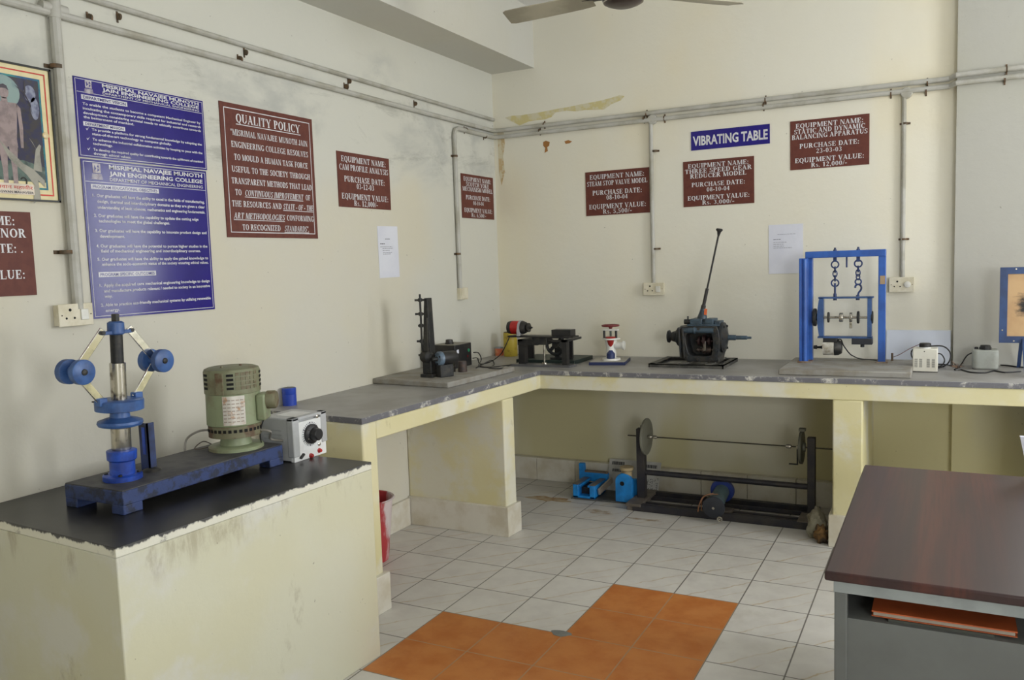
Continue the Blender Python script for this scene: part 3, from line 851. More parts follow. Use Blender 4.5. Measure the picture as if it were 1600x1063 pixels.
# the governor's sign runs out of the picture on the left
a_, c_ = ax(48, 332, WX), ax(55, 461, WX)
B = Board('L', a_.y - 0.475, (a_.y + c_.y) / 2, c_.z, a_.z, 0.004, M_BROWN, 'equipment_sign', 'brown equipment sign cut by the picture edge, under the framed devotional print', 'sign')
mb = MB()
for txt, fv, fr, w in (('EQUIPMENT NAME:', .11, .875, .84), ('GOVERNOR', .255, .955, .52), ('PURCHASE DATE: .', .435, .92, .80), ('EQUIPMENT VALUE:', .745, .92, .86), ('/-', .915, .42, .08)):
    B.line_serif(mb, txt, B.w * fr, B.h * (1 - fv), B.h * .105, B.w * w, align='r')
mb.build('lettering', M_LETTER, B.o, auto=0, fix=False)

# quality policy board
B = Board('L', -0.912, -0.284, 1.758, 2.375, 0.005, M_BROWN, 'quality_policy_board', 'large brown quality policy board between the indigo boards and a smaller brown sign', 'sign')
mb = MB(); B.frame(mb, 0.022, 0.004); mb.build('border', M_LETTER, B.o, auto=0, fix=False)
mb = MB(); w_, h_ = B.w, B.h
B.line_serif(mb, 'QUALITY POLICY', w_ * .5, h_ * .897, h_ * .066, w_ * .70); B.rect(mb, w_ * .15, h_ * .848, w_ * .85, h_ * .854)
for fv, segs in ((.213, [('"MISRIMAL NAVAJEE MUNOTH JAIN', .09, .93, 0)]), (.302, [('ENGINEERING COLLEGE RESOLVES', .09, .93, 0)]), (.396, [('TO MOULD A HUMAN TASK FORCE', .11, .92, 0)]),
                 (.487, [('USEFUL TO THE SOCIETY THROUGH', .08, .94, 0)]), (.574, [('TRANSPARENT METHODS THAT LEAD', .07, .955, 0)]),
                 (.660, [('TO', .10, .165, 0), ('CONTINUOUS IMPROVEMENT', .195, .84, 1), ('OF', .87, .93, 0)]),
                 (.746, [('THE RESOURCES AND', .06, .585, 0), ('STATE - OF - THE', .60, .955, 1)]),
                 (.836, [('ART METHODOLOGIES', .07, .61, 1), ('CONFORMING', .635, .955, 0)]),
                 (.922, [('TO RECOGNIZED', .15, .56, 0), ('STANDARDS".', .60, .89, 1)])):
    for t, f0, f1, it in segs:
        B.line_serif(mb, t, w_ * f0, h_ * (1 - fv), h_ * .045, w_ * (f1 - f0), 0.25 if it else 0.0, 'l')
        if it:
            B.rect(mb, w_ * f0, h_ * (1 - fv) - h_ * .034, w_ * f1, h_ * (1 - fv) - h_ * .029)
mb.build('lettering', M_LETTER, B.o, auto=0, fix=False)

# vibrating table sign
p_ = [ay(*q, BY) for q in ((1079, 206), (1203, 194), (1203, 225), (1081, 235))]
B = Board('B', (p_[0].x + p_[3].x) / 2, (p_[1].x + p_[2].x) / 2, (p_[2].z + p_[3].z) / 2, (p_[0].z + p_[1].z) / 2, 0.004, M_INDIGO, 'equipment_sign', 'narrow indigo sign with large white words, highest on the back wall above a brown sign', 'sign')
mb = MB(); B.line_sans(mb, 'VIBRATING TABLE', B.w * .025, B.h * .5, B.h * .50, B.w * .95, 0.03); mb.build('lettering', M_LETTER, B.o, auto=0, fix=False)

# indigo boards
M_SILVER = mat('silver_crest', (196, 192, 196), 0.4, col2=(150, 140, 150), scale=60)
def crest(B, u, v, s):
    c = MB(); d = 0.0009
    B.rect(c, u - s * .5, v + s * .05, u + s * .5, v + s * 1.15, d)
    for k in range(4):
        B.poly(c, [(u - s * (.62 + .04 * k), v - s * (.06 + .16 * k)), (u + s * (.62 + .04 * k), v - s * (.06 + .16 * k)), (u + s * (.6 + .04 * k), v - s * (.16 + .16 * k)), (u, v - s * (.2 + .16 * k)), (u - s * (.6 + .04 * k), v - s * (.16 + .16 * k))], d)
    o = c.build('crest', M_SILVER, B.o, auto=0, fix=False)
    c = MB()
    B.poly(c, [(u - s * .32, v + s * .25), (u - s * .05, v + s * .55), (u - s * .28, v + s * .95)], 0.0011)
    B.poly(c, [(u + s * .05, v + s * .2), (u + s * .36, v + s * .4), (u + s * .12, v + s * .62)], 0.0011)
    B.poly(c, [(u + s * .02, v + s * .72), (u + s * .34, v + s * .7), (u + s * .2, v + s * 1.02)], 0.0011)
    c.build('crest_drawing', M_INDIGO, o, auto=0, fix=False)
def head(B, mb, r):
    w_, h_ = B.w, B.h
    for t, fv, cap in zip(('MISRIMAL NAVAJEE MUNOTH', 'JAIN ENGINEERING COLLEGE', 'DEPARTMENT OF MECHANICAL ENGINEERING'), r[:3], r[3:6]):
        B.line_sans(mb, t, w_ * .195, h_ * (1 - fv), h_ * cap, w_ * .765, 0.03 if cap > r[5] else 0.008)
    B.rect(mb, w_ * .018, h_ * (1 - r[6]) - 0.001, w_ * .982, h_ * (1 - r[6]) + 0.001)
def box_title(B, txt, f0, f1, fv, fh):
    b = MB(); B.rect(b, B.w * f0, B.h * (1 - fv - fh / 2), B.w * f1, B.h * (1 - fv + fh / 2), 0.0009); o = b.build('heading_strip', M_LETTER, B.o, auto=0, fix=False)
    b = MB(); B.line_sans(b, txt, B.w * (f0 + .012), B.h * (1 - fv), B.h * fh * .62, B.w * (f1 - f0 - .024), 0.02, 0.0015); b.build('heading_words', M_INDIGO, o, auto=0, fix=False)
BI = Board('L', -1.632, -1.006, 2.055, 2.358, 0.003, M_INDIGO, 'department_board', 'upper indigo board, vision and mission text, right of the thick vertical conduit', 'notice board')
mb = MB(); BI.frame(mb, 0.006, 0.002)
head(BI, mb, (.055, .105, .152, .042, .042, .028, .183))
for t, f0, f1, fv in (('To enable the students to become a competent Mechanical Engineer by', .05, .965, .325), ('inculcating the contemporary skills required for industrial and research', .05, .965, .382), ('development, considering societal needs to ethically contribute towards', .05, .965, .438), ('the betterment of mankind.', .05, .41, .49),
                      ('To provide a platform for strong fundamental knowledge by adopting the', .10, .965, .635), ('state-of-the-art technology to compete globally.', .10, .70, .69),
                      ('To enhance the industrial collaboration activities by keeping to pace with the', .10, .965, .758), ('technology.', .10, .24, .812), ('To develop the required quality for contributing towards the upliftment of mankind', .10, .965, .886), ('through ethical values.', .10, .37, .938)):
    BI.line_sans(mb, t, BI.w * f0, BI.h * (1 - fv), BI.h * .032, BI.w * (f1 - f0), 0.022)
for fv in (.635, .758, .886):
    u, v, k = BI.w * .06, BI.h * (1 - fv), 0.007
    BI.poly(mb, [(u, v), (u + k * .6, v - k), (u + k * .6, v - k * .3), (u + k * .2, v + k * .3)]); BI.poly(mb, [(u + k * .6, v - k), (u + k * 2, v + k), (u + k * .6, v - k * .3)])
mb.build('lettering', M_LETTER, BI.o, auto=0, fix=False)
crest(BI, BI.w * .10, BI.h * .872, 0.028)
box_title(BI, 'DEPARTMENT VISION', .045, .37, .243, .06); box_title(BI, 'DEPARTMENT MISSION', .045, .34, .575, .055)

BI = Board('L', -1.6275, -1.0155, 1.432, 2.049, 0.003, M_INDIGO, 'department_board', 'lower and larger indigo board, numbered objectives text, above the flyball governor', 'notice board', off=0.002)
mb = MB(); BI.frame(mb, 0.008, 0.0022)
head(BI, mb, (.036, .077, .115, .027, .027, .021, .138))
for t, f0, f1, fv in (('1.', .06, .078, .222), ('Our graduates will have the ability to excel in the fields of manufacturing,', .09, .965, .222), ('design, thermal and interdisciplinary domains as they are given a clear', .09, .965, .258), ('understanding of basic sciences, mathematics and engineering fundamentals.', .09, .965, .295),
                      ('2.', .06, .08, .348), ('Our graduates will have the capability to update the cutting edge', .09, .90, .348), ('technologies to meet the global challenges.', .09, .645, .381),
                      ('3.', .06, .08, .443), ('Our graduates will have the capability to innovate product design and', .09, .965, .443), ('development.', .09, .275, .478),
                      ('4.', .06, .08, .54), ('Our graduates will have the potential to pursue higher studies in the', .09, .965, .54), ('field of mechanical engineering and interdisciplinary courses.', .09, .90, .572),
                      ('5.', .06, .08, .624), ('Our graduates will have the ability to apply the gained knowledge to', .09, .965, .624), ('enhance the socio-economic status of the society ensuring ethical values.', .09, .965, .656),
                      ('1.', .06, .078, .79), ('Apply the acquired core mechanical engineering knowledge to design', .09, .965, .79), ('and manufacture products relevant / needed to society in an innovative', .09, .965, .826), ('way.', .09, .15, .86),
                      ('2.', .06, .08, .915), ('Able to practice eco-friendly mechanical systems by utilizing renewable', .09, .965, .915), ('energy.', .09, .195, .951)):
    BI.line_sans(mb, t, BI.w * f0, BI.h * (1 - fv), BI.h * .0195, BI.w * (f1 - f0), 0.024)
mb.build('lettering', M_LETTER, BI.o, auto=0, fix=False)
crest(BI, BI.w * .105, BI.h * .915, 0.034)
box_title(BI, 'PROGRAM EDUCATIONAL OBJECTIVES', .055, .57, .168, .03); box_title(BI, 'PROGRAM SPECIFIC OUTCOMES', .06, .50, .722, .032)

# framed devotional print (runs out of the picture on the left)
M_FRBL = mat('thin_black_frame', (28, 30, 28), 0.4)
M_PCR = mat('print_cream_border', (226, 214, 170), 0.12, col2=(218, 206, 160), scale=20)
tr_, br_ = ax(79, 111, WX), ax(86, 317, WX)
pu1 = (tr_.y + br_.y) / 2
B = Board('L', pu1 - 0.36, pu1, br_.z, tr_.z, 0.012, M_PCR, 'framed_print', 'framed devotional print of a standing figure under a tree, top left on the wall', 'picture')
def pm(name, c, c2=None, sc=14, lo=.4, hi=.62, rough=0.12):
    return mat(name, c, rough, col2=c2, scale=sc, lo=lo, hi=hi)
def pic(name, m, polys, d, par=None):
    b = MB()
    for p in polys:
        B.poly(b, p, d)
    return b.build(name, m, par or B.o, auto=0, fix=False)
w_, h_ = B.w, B.h
fr = MB()
for a0, a1 in (((0, 0), (w_, .007)), ((0, h_ - .007), (w_, h_)), ((0, 0), (.007, h_)), ((w_ - .007, 0), (w_, h_))):
    p, q = B.P(*a0, 0), B.P(*a1, .006); fr.box(p, q)
fr.build('frame', M_FRBL, B.o)
b = MB(); B.frame(b, 0.022, 0.005, .0008); b.build('red_border', pm('print_red_line', (208, 66, 58)), B.o, auto=0, fix=False)
b = MB(); B.frame(b, 0.043, 0.007, .0009); b.build('teal_border', pm('print_teal_line', (40, 130, 132), (30, 84, 130)), B.o, auto=0, fix=False)
i = 0.050
art = pic('printed_scene', pm('print_night_wood', (46, 46, 78), (58, 56, 62), 34), [[(i, i + .02), (w_ - i, i + .02), (w_ - i, h_ - i), (i, h_ - i)]], .0008)
cu, cv = w_ * .5, h_ * .78
def ell(u, v, a, c, n=24, rot=0):
    return [(u + a * math.cos(2 * PI * k / n) * math.cos(rot) - c * math.sin(2 * PI * k / n) * math.sin(rot), v + a * math.cos(2 * PI * k / n) * math.sin(rot) + c * math.sin(2 * PI * k / n) * math.cos(rot)) for k in range(n)]
pic('moonlit_clouds', pm('print_pale_cloud', (140, 146, 168), (96, 100, 128), 40), [ell(w_ - .085, h_ - .10, .022, .03), ell(w_ - .07, h_ - .15, .016, .04), ell(.085, h_ - .11, .025, .03)], .0011, art)
pic('halo', pm('print_halo', (138, 160, 158), (112, 136, 140)), [ell(cu, cv, .058, .058)], .0012, art)
pic('ground', pm('print_ground', (92, 112, 106), (66, 78, 78), 22, .42, .58), [[(i, i + .02), (w_ - i, i + .02), (w_ - i, i + .075), (cu + .05, i + .095), (cu - .04, i + .085), (i, i + .10)]], .0013, art)
M_SK = pm('print_figure', (158, 142, 142), (136, 122, 124), 26)
pic('figure', M_SK, [ell(cu, cv, .018, .024), [(cu - .045, cv - .035), (cu + .045, cv - .035), (cu + .034, cv - .16), (cu + .036, cv - .19), (cu - .036, cv - .19), (cu - .034, cv - .16)],
     [(cu - .034, cv - .19), (cu - .003, cv - .19), (cu - .008, cv - .27), (cu - .010, cv - .345), (cu - .026, cv - .345), (cu - .026, cv - .27)], [(cu + .003, cv - .19), (cu + .034, cv - .19), (cu + .026, cv - .27), (cu + .026, cv - .345), (cu + .010, cv - .345), (cu + .008, cv - .27)],
     [(cu + .042, cv - .035), (cu + .056, cv - .05), (cu + .060, cv - .12), (cu + .056, cv - .19), (cu + .046, cv - .19), (cu + .046, cv - .12)], [(cu - .042, cv - .035), (cu - .056, cv - .05), (cu - .060, cv - .12), (cu - .056, cv - .19), (cu - .046, cv - .19), (cu - .046, cv - .12)],
     [(cu - .010, cv - .02), (cu + .010, cv - .02), (cu + .012, cv - .036), (cu - .012, cv - .036)]], .0016, art)
pic('figure_hair', pm('print_hair', (70, 64, 74)), [[(cu - .018, cv + .006), (cu - .012, cv + .022), (cu, cv + .027), (cu + .012, cv + .022), (cu + .018, cv + .006), (cu + .008, cv + .012), (cu - .008, cv + .012)]], .0018, art)
pic('tree_trunk', pm('print_bark', (160, 158, 148), (126, 126, 118), 14), [[(cu - .03, cv - .17), (cu + .0, cv - .20), (cu + .05, cv - .245), (cu + .085, cv - .262), (cu + .125, cv - .30), (cu + .125, cv - .325), (cu + .10, cv - .30), (cu + .105, cv - .37), (cu + .075, cv - .385), (cu + .085, cv - .32), (cu + .06, cv - .285), (cu + .0, cv - .232)],
     [(cu + .085, cv - .265), (cu + .10, cv - .19), (cu + .115, cv - .17), (cu + .122, cv - .175), (cu + .115, cv - .20), (cu + .118, cv - .27)], [(cu + .108, cv - .20), (cu + .09, cv - .165), (cu + .078, cv - .15), (cu + .094, cv - .175)]], .0020, art)
pic('bare_branch', pm('print_dark_branch', (58, 54, 66)), [[(cu + .04, cv + .03), (cu + .075, cv + .01), (cu + .095, cv - .03), (cu + .10, cv - .07), (cu + .092, cv - .03), (cu + .07, cv + .003)], [(cu + .08, cv + .005), (cu + .082, cv + .05), (cu + .076, cv + .05), (cu + .074, cv + .01)]], .0021, art)
pic('snake', pm('print_black_snake', (40, 42, 44)), [[(cu + .045 + (.014 + k_) * math.cos(t), cv - .31 + (.018 + k_) * math.sin(t)) for k_, t in [(0, 2.6 - .5 * j) for j in range(10)] + [(-.005, 2.6 - .5 * j) for j in range(9, -1, -1)]]], .0021, art)
M_PW = pm('print_caption_strip', (226, 214, 200), None)
cap_ = pic('caption_strip', M_PW, [[(.10, .022), (w_ - .098, .022), (w_ - .098, .060), (.10, .060)]], .0023)
b = MB(); B.line_sans(b, 'भगवान महावीर', .110, .047, .012, w_ - .098 - .115, 0.006, .0027); b.build('red_caption', pm('print_red_words', (196, 44, 40)), cap_, auto=0, fix=False)
b = MB(); B.line_sans(b, 'BHAGWAN MAHAVEER', .110, .030, .0085, w_ - .098 - .113, 0.02, .0027); b.build('black_caption', M_INK, cap_, auto=0, fix=False)
b = MB(); p = B.P(w_ - .037, h_ * .50, .001); b.lathe(p, (1, 0, 0), [(0, .013), (.003, .012), (.005, .008)], 20); b.build('round_stud', mat('clear_stud', (226, 206, 160), 0.1), B.o)

# paper notices
def notice(wall, pts, label, rows, tilt=0.0):
    P = [(ax(x, y, WX) if wall == 'L' else ay(x, y, BY)) for x, y in pts]
    g = (lambda p: p.y) if wall == 'L' else (lambda p: p.x)
    B = Board(wall, g(P[0]), g(P[1]), P[1].z, P[0].z, 0.0012, M_PAPER, 'paper_notice', label, 'paper', 0.001, tilt)
    mb = MB(); rnd = random.Random(4)
    for u0, u1, v, c in rows:
        u = u0
        while u < u1:
            l = min(rnd.uniform(.03, .09), u1 - u)
            B.rect(mb, B.w * u, B.h * (1 - v) - c, B.w * (u + l), B.h * (1 - v) + c, .0005); u += l + .015
    mb.build('printed_text', M_INK if wall == 'L' else mat('faint_ink', (128, 130, 144), .6), B.o, auto=0, fix=False)
notice('L', [(589, 353), (624, 433)], 'white paper notice on the left wall below the cam profile sign', [(.36, .60, .25, .002), (.1, .32, .34, .0025), (.1, .68, .40, .0012), (.2, .72, .43, .0012), (.2, .55, .47, .0012), (.22, .66, .51, .0012), (.22, .6, .54, .0012)], 0.01)
notice('B', [(1201, 352), (1255, 427)], 'white paper notice on the back wall behind the blue frame', [(.26, .78, .20, .0012), (.14, .36, .30, .0022), (.14, .52, .36, .0012), (.14, .45, .40, .0012), (.14, .45, .44, .0012), (.14, .68, .475, .0012)])

# ================================================================== FLYBALL GOVERNOR ON THE PEDESTAL
ZB = 0.897                              # top of the channel frame
gov = thing('flyball_governor', 'blue flyball governor with green motor on a blue channel frame, on the pedestal', 'governor', (-1.08, -1.62, ZP))
gx0, gx1, gy0, gy1 = -1.232, -0.937, -1.985, -1.240
b = MB(); b.box((gx0, gy0, ZB - 0.052), (gx1, gy1, ZB - 0.004)); frame_ = b.build('base_frame', M_CHANNEL, gov, bevel=0.003)
b = MB(); b.box((gx0 + 0.002, gy0 + 0.002, ZB - 0.004), (gx1 - 0.002, gy1 - 0.002, ZB)); b.build('top_plate', M_CHTOP, gov, bevel=0.001)
for x0, x1, y0, y1 in ((gx1 - 0.06, gx1, gy0, gy0 + 0.075), (gx0, gx0 + 0.06, gy0, gy0 + 0.075), (gx1 - 0.06, gx1, gy1 - 0.075, gy1), (gx0, gx0 + 0.06, gy1 - 0.075, gy1)):
    b = MB(); b.box((x0, y0, ZP), (x1, y1, ZB - 0.05)); b.build('leg', M_CHANNEL, gov, bevel=0.003)
SX, SY = -1.080, -1.871
def sp(z):
    k = (z - ZB) / 0.56
    return Vector((SX + 0.014 * k, SY + 0.008 * k, z))
def sl(prof, m, name, par=gov, n=32):
    b = MB(); z0 = prof[0][0]
    ax_ = sp(z0 + 0.1) - sp(z0)
    b.lathe(sp(z0), ax_, [(z - z0, r) for z, r in prof], n); return b.build(name, m, par)
M_GBLUE = mat('royal_blue_paint', (40, 84, 190), 0.35, col2=(30, 58, 140), scale=12)
M_GBLUE2 = mat('dull_blue_paint', (64, 100, 160), 0.4, col2=(46, 76, 128), scale=14)
hs = sl([(ZB, .064), (ZB + .016, .064), (ZB + .019, .058), (ZB + .02, .041), (.962, .041), (.968, .048), (.998, .049), (1.0, .044)], M_GBLUE, 'bearing_housing')
for k in range(4):
    t = PI / 4 + k * PI / 2
    b = MB(); c = sp(ZB) + Vector((.052 * math.cos(t), .052 * math.sin(t), .019)); b.lathe(c, (0, 0, 1), [(0, .007), (.006, .007)], 6)
    b.build('bolt', M_IRON, hs)
sl([(1.0, .030), (1.004, .032), (1.078, .032), (1.08, .028)], M_STEEL, 'lower_sleeve')
sl([(1.078, .04), (1.086, .070), (1.094, .074), (1.102, .072), (1.110, .05), (1.114, .033), (1.14, .030)], M_GBLUE2, 'sliding_flange')
rg = sl([(1.138, .072), (1.14, .078), (1.172, .079), (1.175, .074), (1.1751, .03)], M_GBLUE2, 'lifting_ring')
sl([(1.17, .026), (1.30, .026), (1.302, .022)], M_STEEL, 'steel_sleeve')
sl([(1.30, .0205), (1.41, .0205)], M_IRON, 'spindle')
col_ = sl([(1.398, .024), (1.402, .028), (1.438, .027), (1.443, .02)], M_GBLUE2, 'top_collar')
sl([(1.443, .0135), (1.466, .0135), (1.468, .012)], M_IRON, 'spindle_nut', n=6)
AX = Vector((1, 0, 0)); AR = Vector((0, 1, 0))
b = MB(); c = sp(1.406); b.bar(c - AR * .058, c + AR * .058, .026, .012); b.build('cross_bar', M_GBLUE2, col_, bevel=0.002)
for s in (-1, 1):
    pv = sp(1.408) + AR * (s * .056)
    zb_ = 1.290 if s < 0 else 1.290
    bl = sp(1.27) + AR * (s * .157); bl.z = zb_
    lw = sp(1.18) + AR * (s * .070)
    for nm, p, q in (('upper_arm', pv, bl), ('lower_arm', bl, lw)):
        b = MB()
        d = (q - p).normalized()
        b.bar(p - d * .012, q + d * .012, .0075, .027, up=d.cross(AX))
        b.build(nm, M_CHROME, gov, bevel=0.002)
    for q_ in (pv, lw):
        b = MB(); b.lathe(q_ - AX * .014, AX, [(0, .007), (.028, .007)], 10); b.build('pivot_pin', M_IRON, gov)
    b = MB(); b.obox(lw + Vector((0, 0, -.004)), (0, 0, math.atan2(AR.y, AR.x)), (.03, .03, .028)); b.build('lug', M_GBLUE2, rg, bevel=0.003)
    b = MB(); b.lathe(bl - AX * .047, AX, [(0, .038), (.002, .041), (.024, .041), (.026, .038), (.0265, .018), (.068, .018), (.0685, .038), (.070, .041), (.092, .041), (.094, .038)], 36)
    w_ = b.build('fly_weight', M_GBLUE2, gov)
    b = MB(); b.lathe(bl + AX * .046, AX, [(0, .011), (.004, .010), (.006, .006)], 14); b.build('axle_end', M_IRON, w_)
b = MB(); pp = sp(1.178) - AR * .07; b.cyl(pp, pp - Vector((.888, .459, 0)) * .03, .0025); b.build('pointer', M_IRON, rg)
# scale post: an angle iron with a graduated strip
P0 = az(228, 736, ZB)
b = MB()
b.box((P0.x - .022, P0.y, ZB), (P0.x + .022, P0.y + .005, 1.07)); b.box((P0.x + .017, P0.y, ZB), (P0.x + .022, P0.y + .03, 1.07))
po = b.build('scale_post', M_NAVY, gov)
b = MB(); b.box((P0.x - .006, P0.y - .002, ZB + .06), (P0.x + .008, P0.y, 1.055)); b.build('scale_strip', M_GBLUE, po)
b = MB(); b.lathe((P0.x + .02, P0.y + .01, ZB), (0, 0, 1), [(0, .034), (.006, .03), (.012, .016)], 14); b.build('weld_bead', M_IRON, po)
# vertical motor
mc = az(368, 700, ZB)
MX, MY = mc.x, mc.y + 0.005
mo_ = thing_part = None
def ml(prof, m, name, par=gov, n=40):
    b = MB(); b.lathe((MX, MY, ZB), (0, 0, 1), prof, n); return b.build(name, m, par)
mot = ml([(0, .106), (.012, .106), (.016, .10), (.018, .062), (.052, .056), (.054, .096), (.06, .100), (.100, .101), (.104, .106), (.226, .104), (.230, .100)], M_GREEN, 'motor')
ml([(.0535, .094), (.0545, .1015), (.10, .1022), (.102, .098)], M_GREEND, 'lower_vent_band', mot)
cap = ml([(.225, .102), (.228, .1075), (.312, .1075), (.322, .103), (.327, .09), (.328, .0)], mat('olive_cowl_paint', (124, 128, 100), .5, col2=(106, 96, 72), scale=12, lo=.42, hi=.7, bmp=.15), 'fan_cowl', mot)
def on_drum(ang, z, r, w, h, d=.0012):
    c = Vector((MX + r * math.cos(ang), MY + r * math.sin(ang), ZB + z)); b.obox(c, (0, 0, ang), (d * 2, w, h))
to_cam = math.atan2(CAM.y - MY, CAM.x - MX)
for ca in (-1.15, -.08, 1.35, 2.4, 3.4):
    b = MB()
    for k in range(4):
        on_drum(to_cam + ca, .252 + k * .017, .1075, .026, .0095)
    b.build('vent_grille', M_HOLE, cap)
b = MB()
for ca in (.18, .36, .54, .72, .9):
    for k in range(4):
        on_drum(to_cam + ca, .252 + k * .018, .108, .015, .013)
b.build('embossed_mesh', M_GREEND, cap)
b = MB()
for k in range(15):
    on_drum(to_cam - 1.4 + k * .2, .083, .102, .012, .012)
b.build('vent_grille', M_HOLE, mot)
b = MB(); on_drum(to_cam - .46, .27, .108, .032, .086, .003); b.build('cowl_rib', M_GREEND, cap, bevel=0.002)
b = MB()
n_ = 6; vs = []
for k in range(n_ + 1):
    t = to_cam - .40 + .80 * k / n_
    for z in (.108, .222):
        vs.append((MX + .1066 * math.cos(t), MY + .1066 * math.sin(t), ZB + z))
b.add(vs, [(2 * k, 2 * k + 2, 2 * k + 3, 2 * k + 1) for k in range(n_)])
M_NPL = mat('worn_nameplate', (214, 210, 204), 0.3, 0.35, col2=(190, 150, 118), scale=30, lo=.52, hi=.66)
npl = b.build('nameplate', M_NPL, mot, fix=False)
b = MB()
for r_ in range(7):
    for k in range(5):
        t = to_cam - .32 + k * .15
        c = Vector((MX + .1072 * math.cos(t), MY + .1072 * math.sin(t), ZB + .122 + r_ * .014)); b.obox(c, (0, 0, t), (.0006, .012, .004))
b.build('plate_marks', mat('nameplate_mark', (172, 160, 150), .4, .4), npl)
for u, v in ((.02, .03), (.0, -.05)):
    b = MB(); b.lathe((MX + u, MY + v, ZB + .326), (0, 0, 1), [(0, .006), (.008, .005)], 8); b.build('cowl_screw', M_GREEND, cap)
RT = Vector((0.888, 0.459, 0)); FW = Vector((-.459, .888, 0))
yaw_r = math.atan2(RT.y, RT.x)
b = MB(); c = Vector((MX, MY, ZB + .165)) + RT * .118; b.obox(c, (0, 0, yaw_r), (.036, .08, .105)); tb = b.build('terminal_box', M_GREEN, mot, bevel=0.008, seg=3)
b = MB(); c = Vector((MX, MY, ZB + .19)) + RT * .136; b.lathe(c, RT, [(0, .036), (.030, .036), (.036, .032)], 24); b.build('capacitor', M_GREEND, mot)

# cables around the pedestal motor
def cable(name, label, pts, r, m=M_CABLE, smooth=5, cat='cable', group=None):
    b = MB(); b.tube(pts, r, 8, smooth)
    return tag(b.build(name, m), label, cat, group)
s_ = Vector((MX, MY, ZB + .075)) - RT * .10
e_ = Vector((gx0 - .02, s_.y - .10, ZP + .006))
cable('motor_cable', 'grey cable bending down to the left from the green motor', [s_, s_ - RT * .05 + Vector((0, 0, -.005)), s_ - RT * .10 + Vector((0, 0, -.04)), Vector((gx0 - .012, s_.y - .07, ZP + .04)), Vector((gx0 - .05, s_.y - .12, ZP + .005)), Vector((-1.45, -1.6, ZP + .005))], .0045, M_GCABLE)
q = [az(335, 697, ZB + .006), az(318, 690, ZB + .03), az(304, 701, ZB + .01), az(318, 701, ZB + .006), az(345, 692, ZB + .006)]
cable('thin_lead', 'thin dark lead looped on the channel frame left of the green motor', q, .0022, mat('brownish_lead', (84, 74, 66), .5))

# ------------------------------------------------------------------ variac with the black dial
va = thing('variac', 'pale grey variac box with large black dial and two red terminals, on the pedestal', 'variac', (-1.0, -1.11, ZP))
vy0, vy1, vx1, vz1 = -1.214, -1.012, -0.902, .995
vx0 = vx1 - .185
b = MB(); b.box((vx0, vy0, ZP + .003), (vx1 - .012, vy1, vz1)); case = b.build('case', M_GREYBOX, va, bevel=0.006)
b = MB(); b.box((vx1 - .02, vy0 + .002, ZP), (vx1, vy1 - .004, vz1 - .02)); b.build('front_panel', M_PANEL, va, bevel=0.002)
b = MB(); b.box((vx1 - .03, vy0 - .003, ZP + .02), (vx1 + .003, vy0 + .035, vz1 + .002)); b.box((vx1 - .03, vy1 - .032, ZP + .05), (vx1 + .003, vy1 + .004, vz1 + .002)); b.box((vx1 - .03, vy0 - .003, vz1 - .012), (vx1 + .003, vy1 + .004, vz1 + .002))
b.build('cover_flange', M_GREYBOX, va, bevel=0.004)
dc = ax(485, 678, vx1)
b = MB(); b.lathe((vx1 - .002, dc.y, dc.z), (1, 0, 0), [(0, .052), (.0035, .052)], 40); dp = b.build('dial_plate', M_PANEL, va)
b = MB()
for k in range(26):
    t = -.9 + k * (2 * PI - 1.3) / 25
    c = Vector((vx1 + .0018, dc.y + .047 * math.sin(t + PI), dc.z + .047 * math.cos(t + PI))); b.obox(c, (-(t + PI), 0, 0), (.0012, .0022 if k % 5 else .005, .007))
b.build('dial_marks', M_INK, dp)
b = MB(); b.lathe((vx1 + .001, dc.y, dc.z), (1, 0, 0), [(0, .041), (.012, .041), (.016, .036), (.018, .027), (.044, .025), (.048, .021)], 36); kn = b.build('knob', M_BLACK, va)
for t in (2.5, 3.6, .6, 5.4):
    b = MB(); b.lathe((vx1 + .015, dc.y + .034 * math.cos(t), dc.z + .034 * math.sin(t)), (1, 0, 0), [(0, .004), (.003, .003)], 8); b.build('knob_screw', M_STEEL, kn)
for px, py in ((485.5, 712), (498.5, 704)):
    c = ax(px, py, vx1); b = MB(); b.lathe((vx1 - .001, c.y, c.z), (1, 0, 0), [(0, .010), (.005, .010), (.006, .007), (.013, .007), (.015, .005)], 16); b.build('terminal', M_RED, va)
c = ax(471, 713, vx1); b = MB(); b.obox((vx1 + .004, c.y, c.z), (.6, 0, 0), (.012, .026, .008)); b.build('switch', M_BLACK, va)
for px, py in ((495, 650.5), (498.5, 694)):
    c = ax(px, py, vx1); b = MB(); b.lathe((vx1 - .001, c.y, c.z), (1, 0, 0), [(0, .008), (.004, .008), (.006, .004)], 12); b.build('screw', M_STEEL, va)
b = MB()
for k in range(5):
    z = ZP + .055 + k * .018; b.box((vx0 + .03, vy0 - .0015, z), (vx1 - .06, vy0 + .002, z + .004))
b.build('louvre', mat('louvre_shadow_grey', (160, 162, 164), .45), case)
b = MB(); b.box((vx0 + .05, vy0 + .05, vz1 - .001), (vx1 - .03, vy1 - .05, vz1 + .0015)); b.build('top_label', M_PANEL, case)
s_ = Vector((MX, MY, ZB + .07)) + RT * .09
cable('variac_cable', 'short grey cable from the green motor into the side of the dial box', [s_, s_ + RT * .05 + Vector((0, 0, -.01)), Vector((vx0 + .09, vy0 - .03, ZP + .10)), Vector((vx0 + .13, vy0, ZP + .088))], .0045, M_GCABLE)
s_ = Vector((MX, MY, ZB + .115)) + RT * .118
cable('thin_lead', 'thin dark lead hanging from the terminal box of the green motor', [s_, s_ + Vector((0, 0, -.03)) - RT * .012, s_ + Vector((0, 0, -.07)) - RT * .02, Vector((s_.x - .02, s_.y - .0, ZB + .003))], .0025)

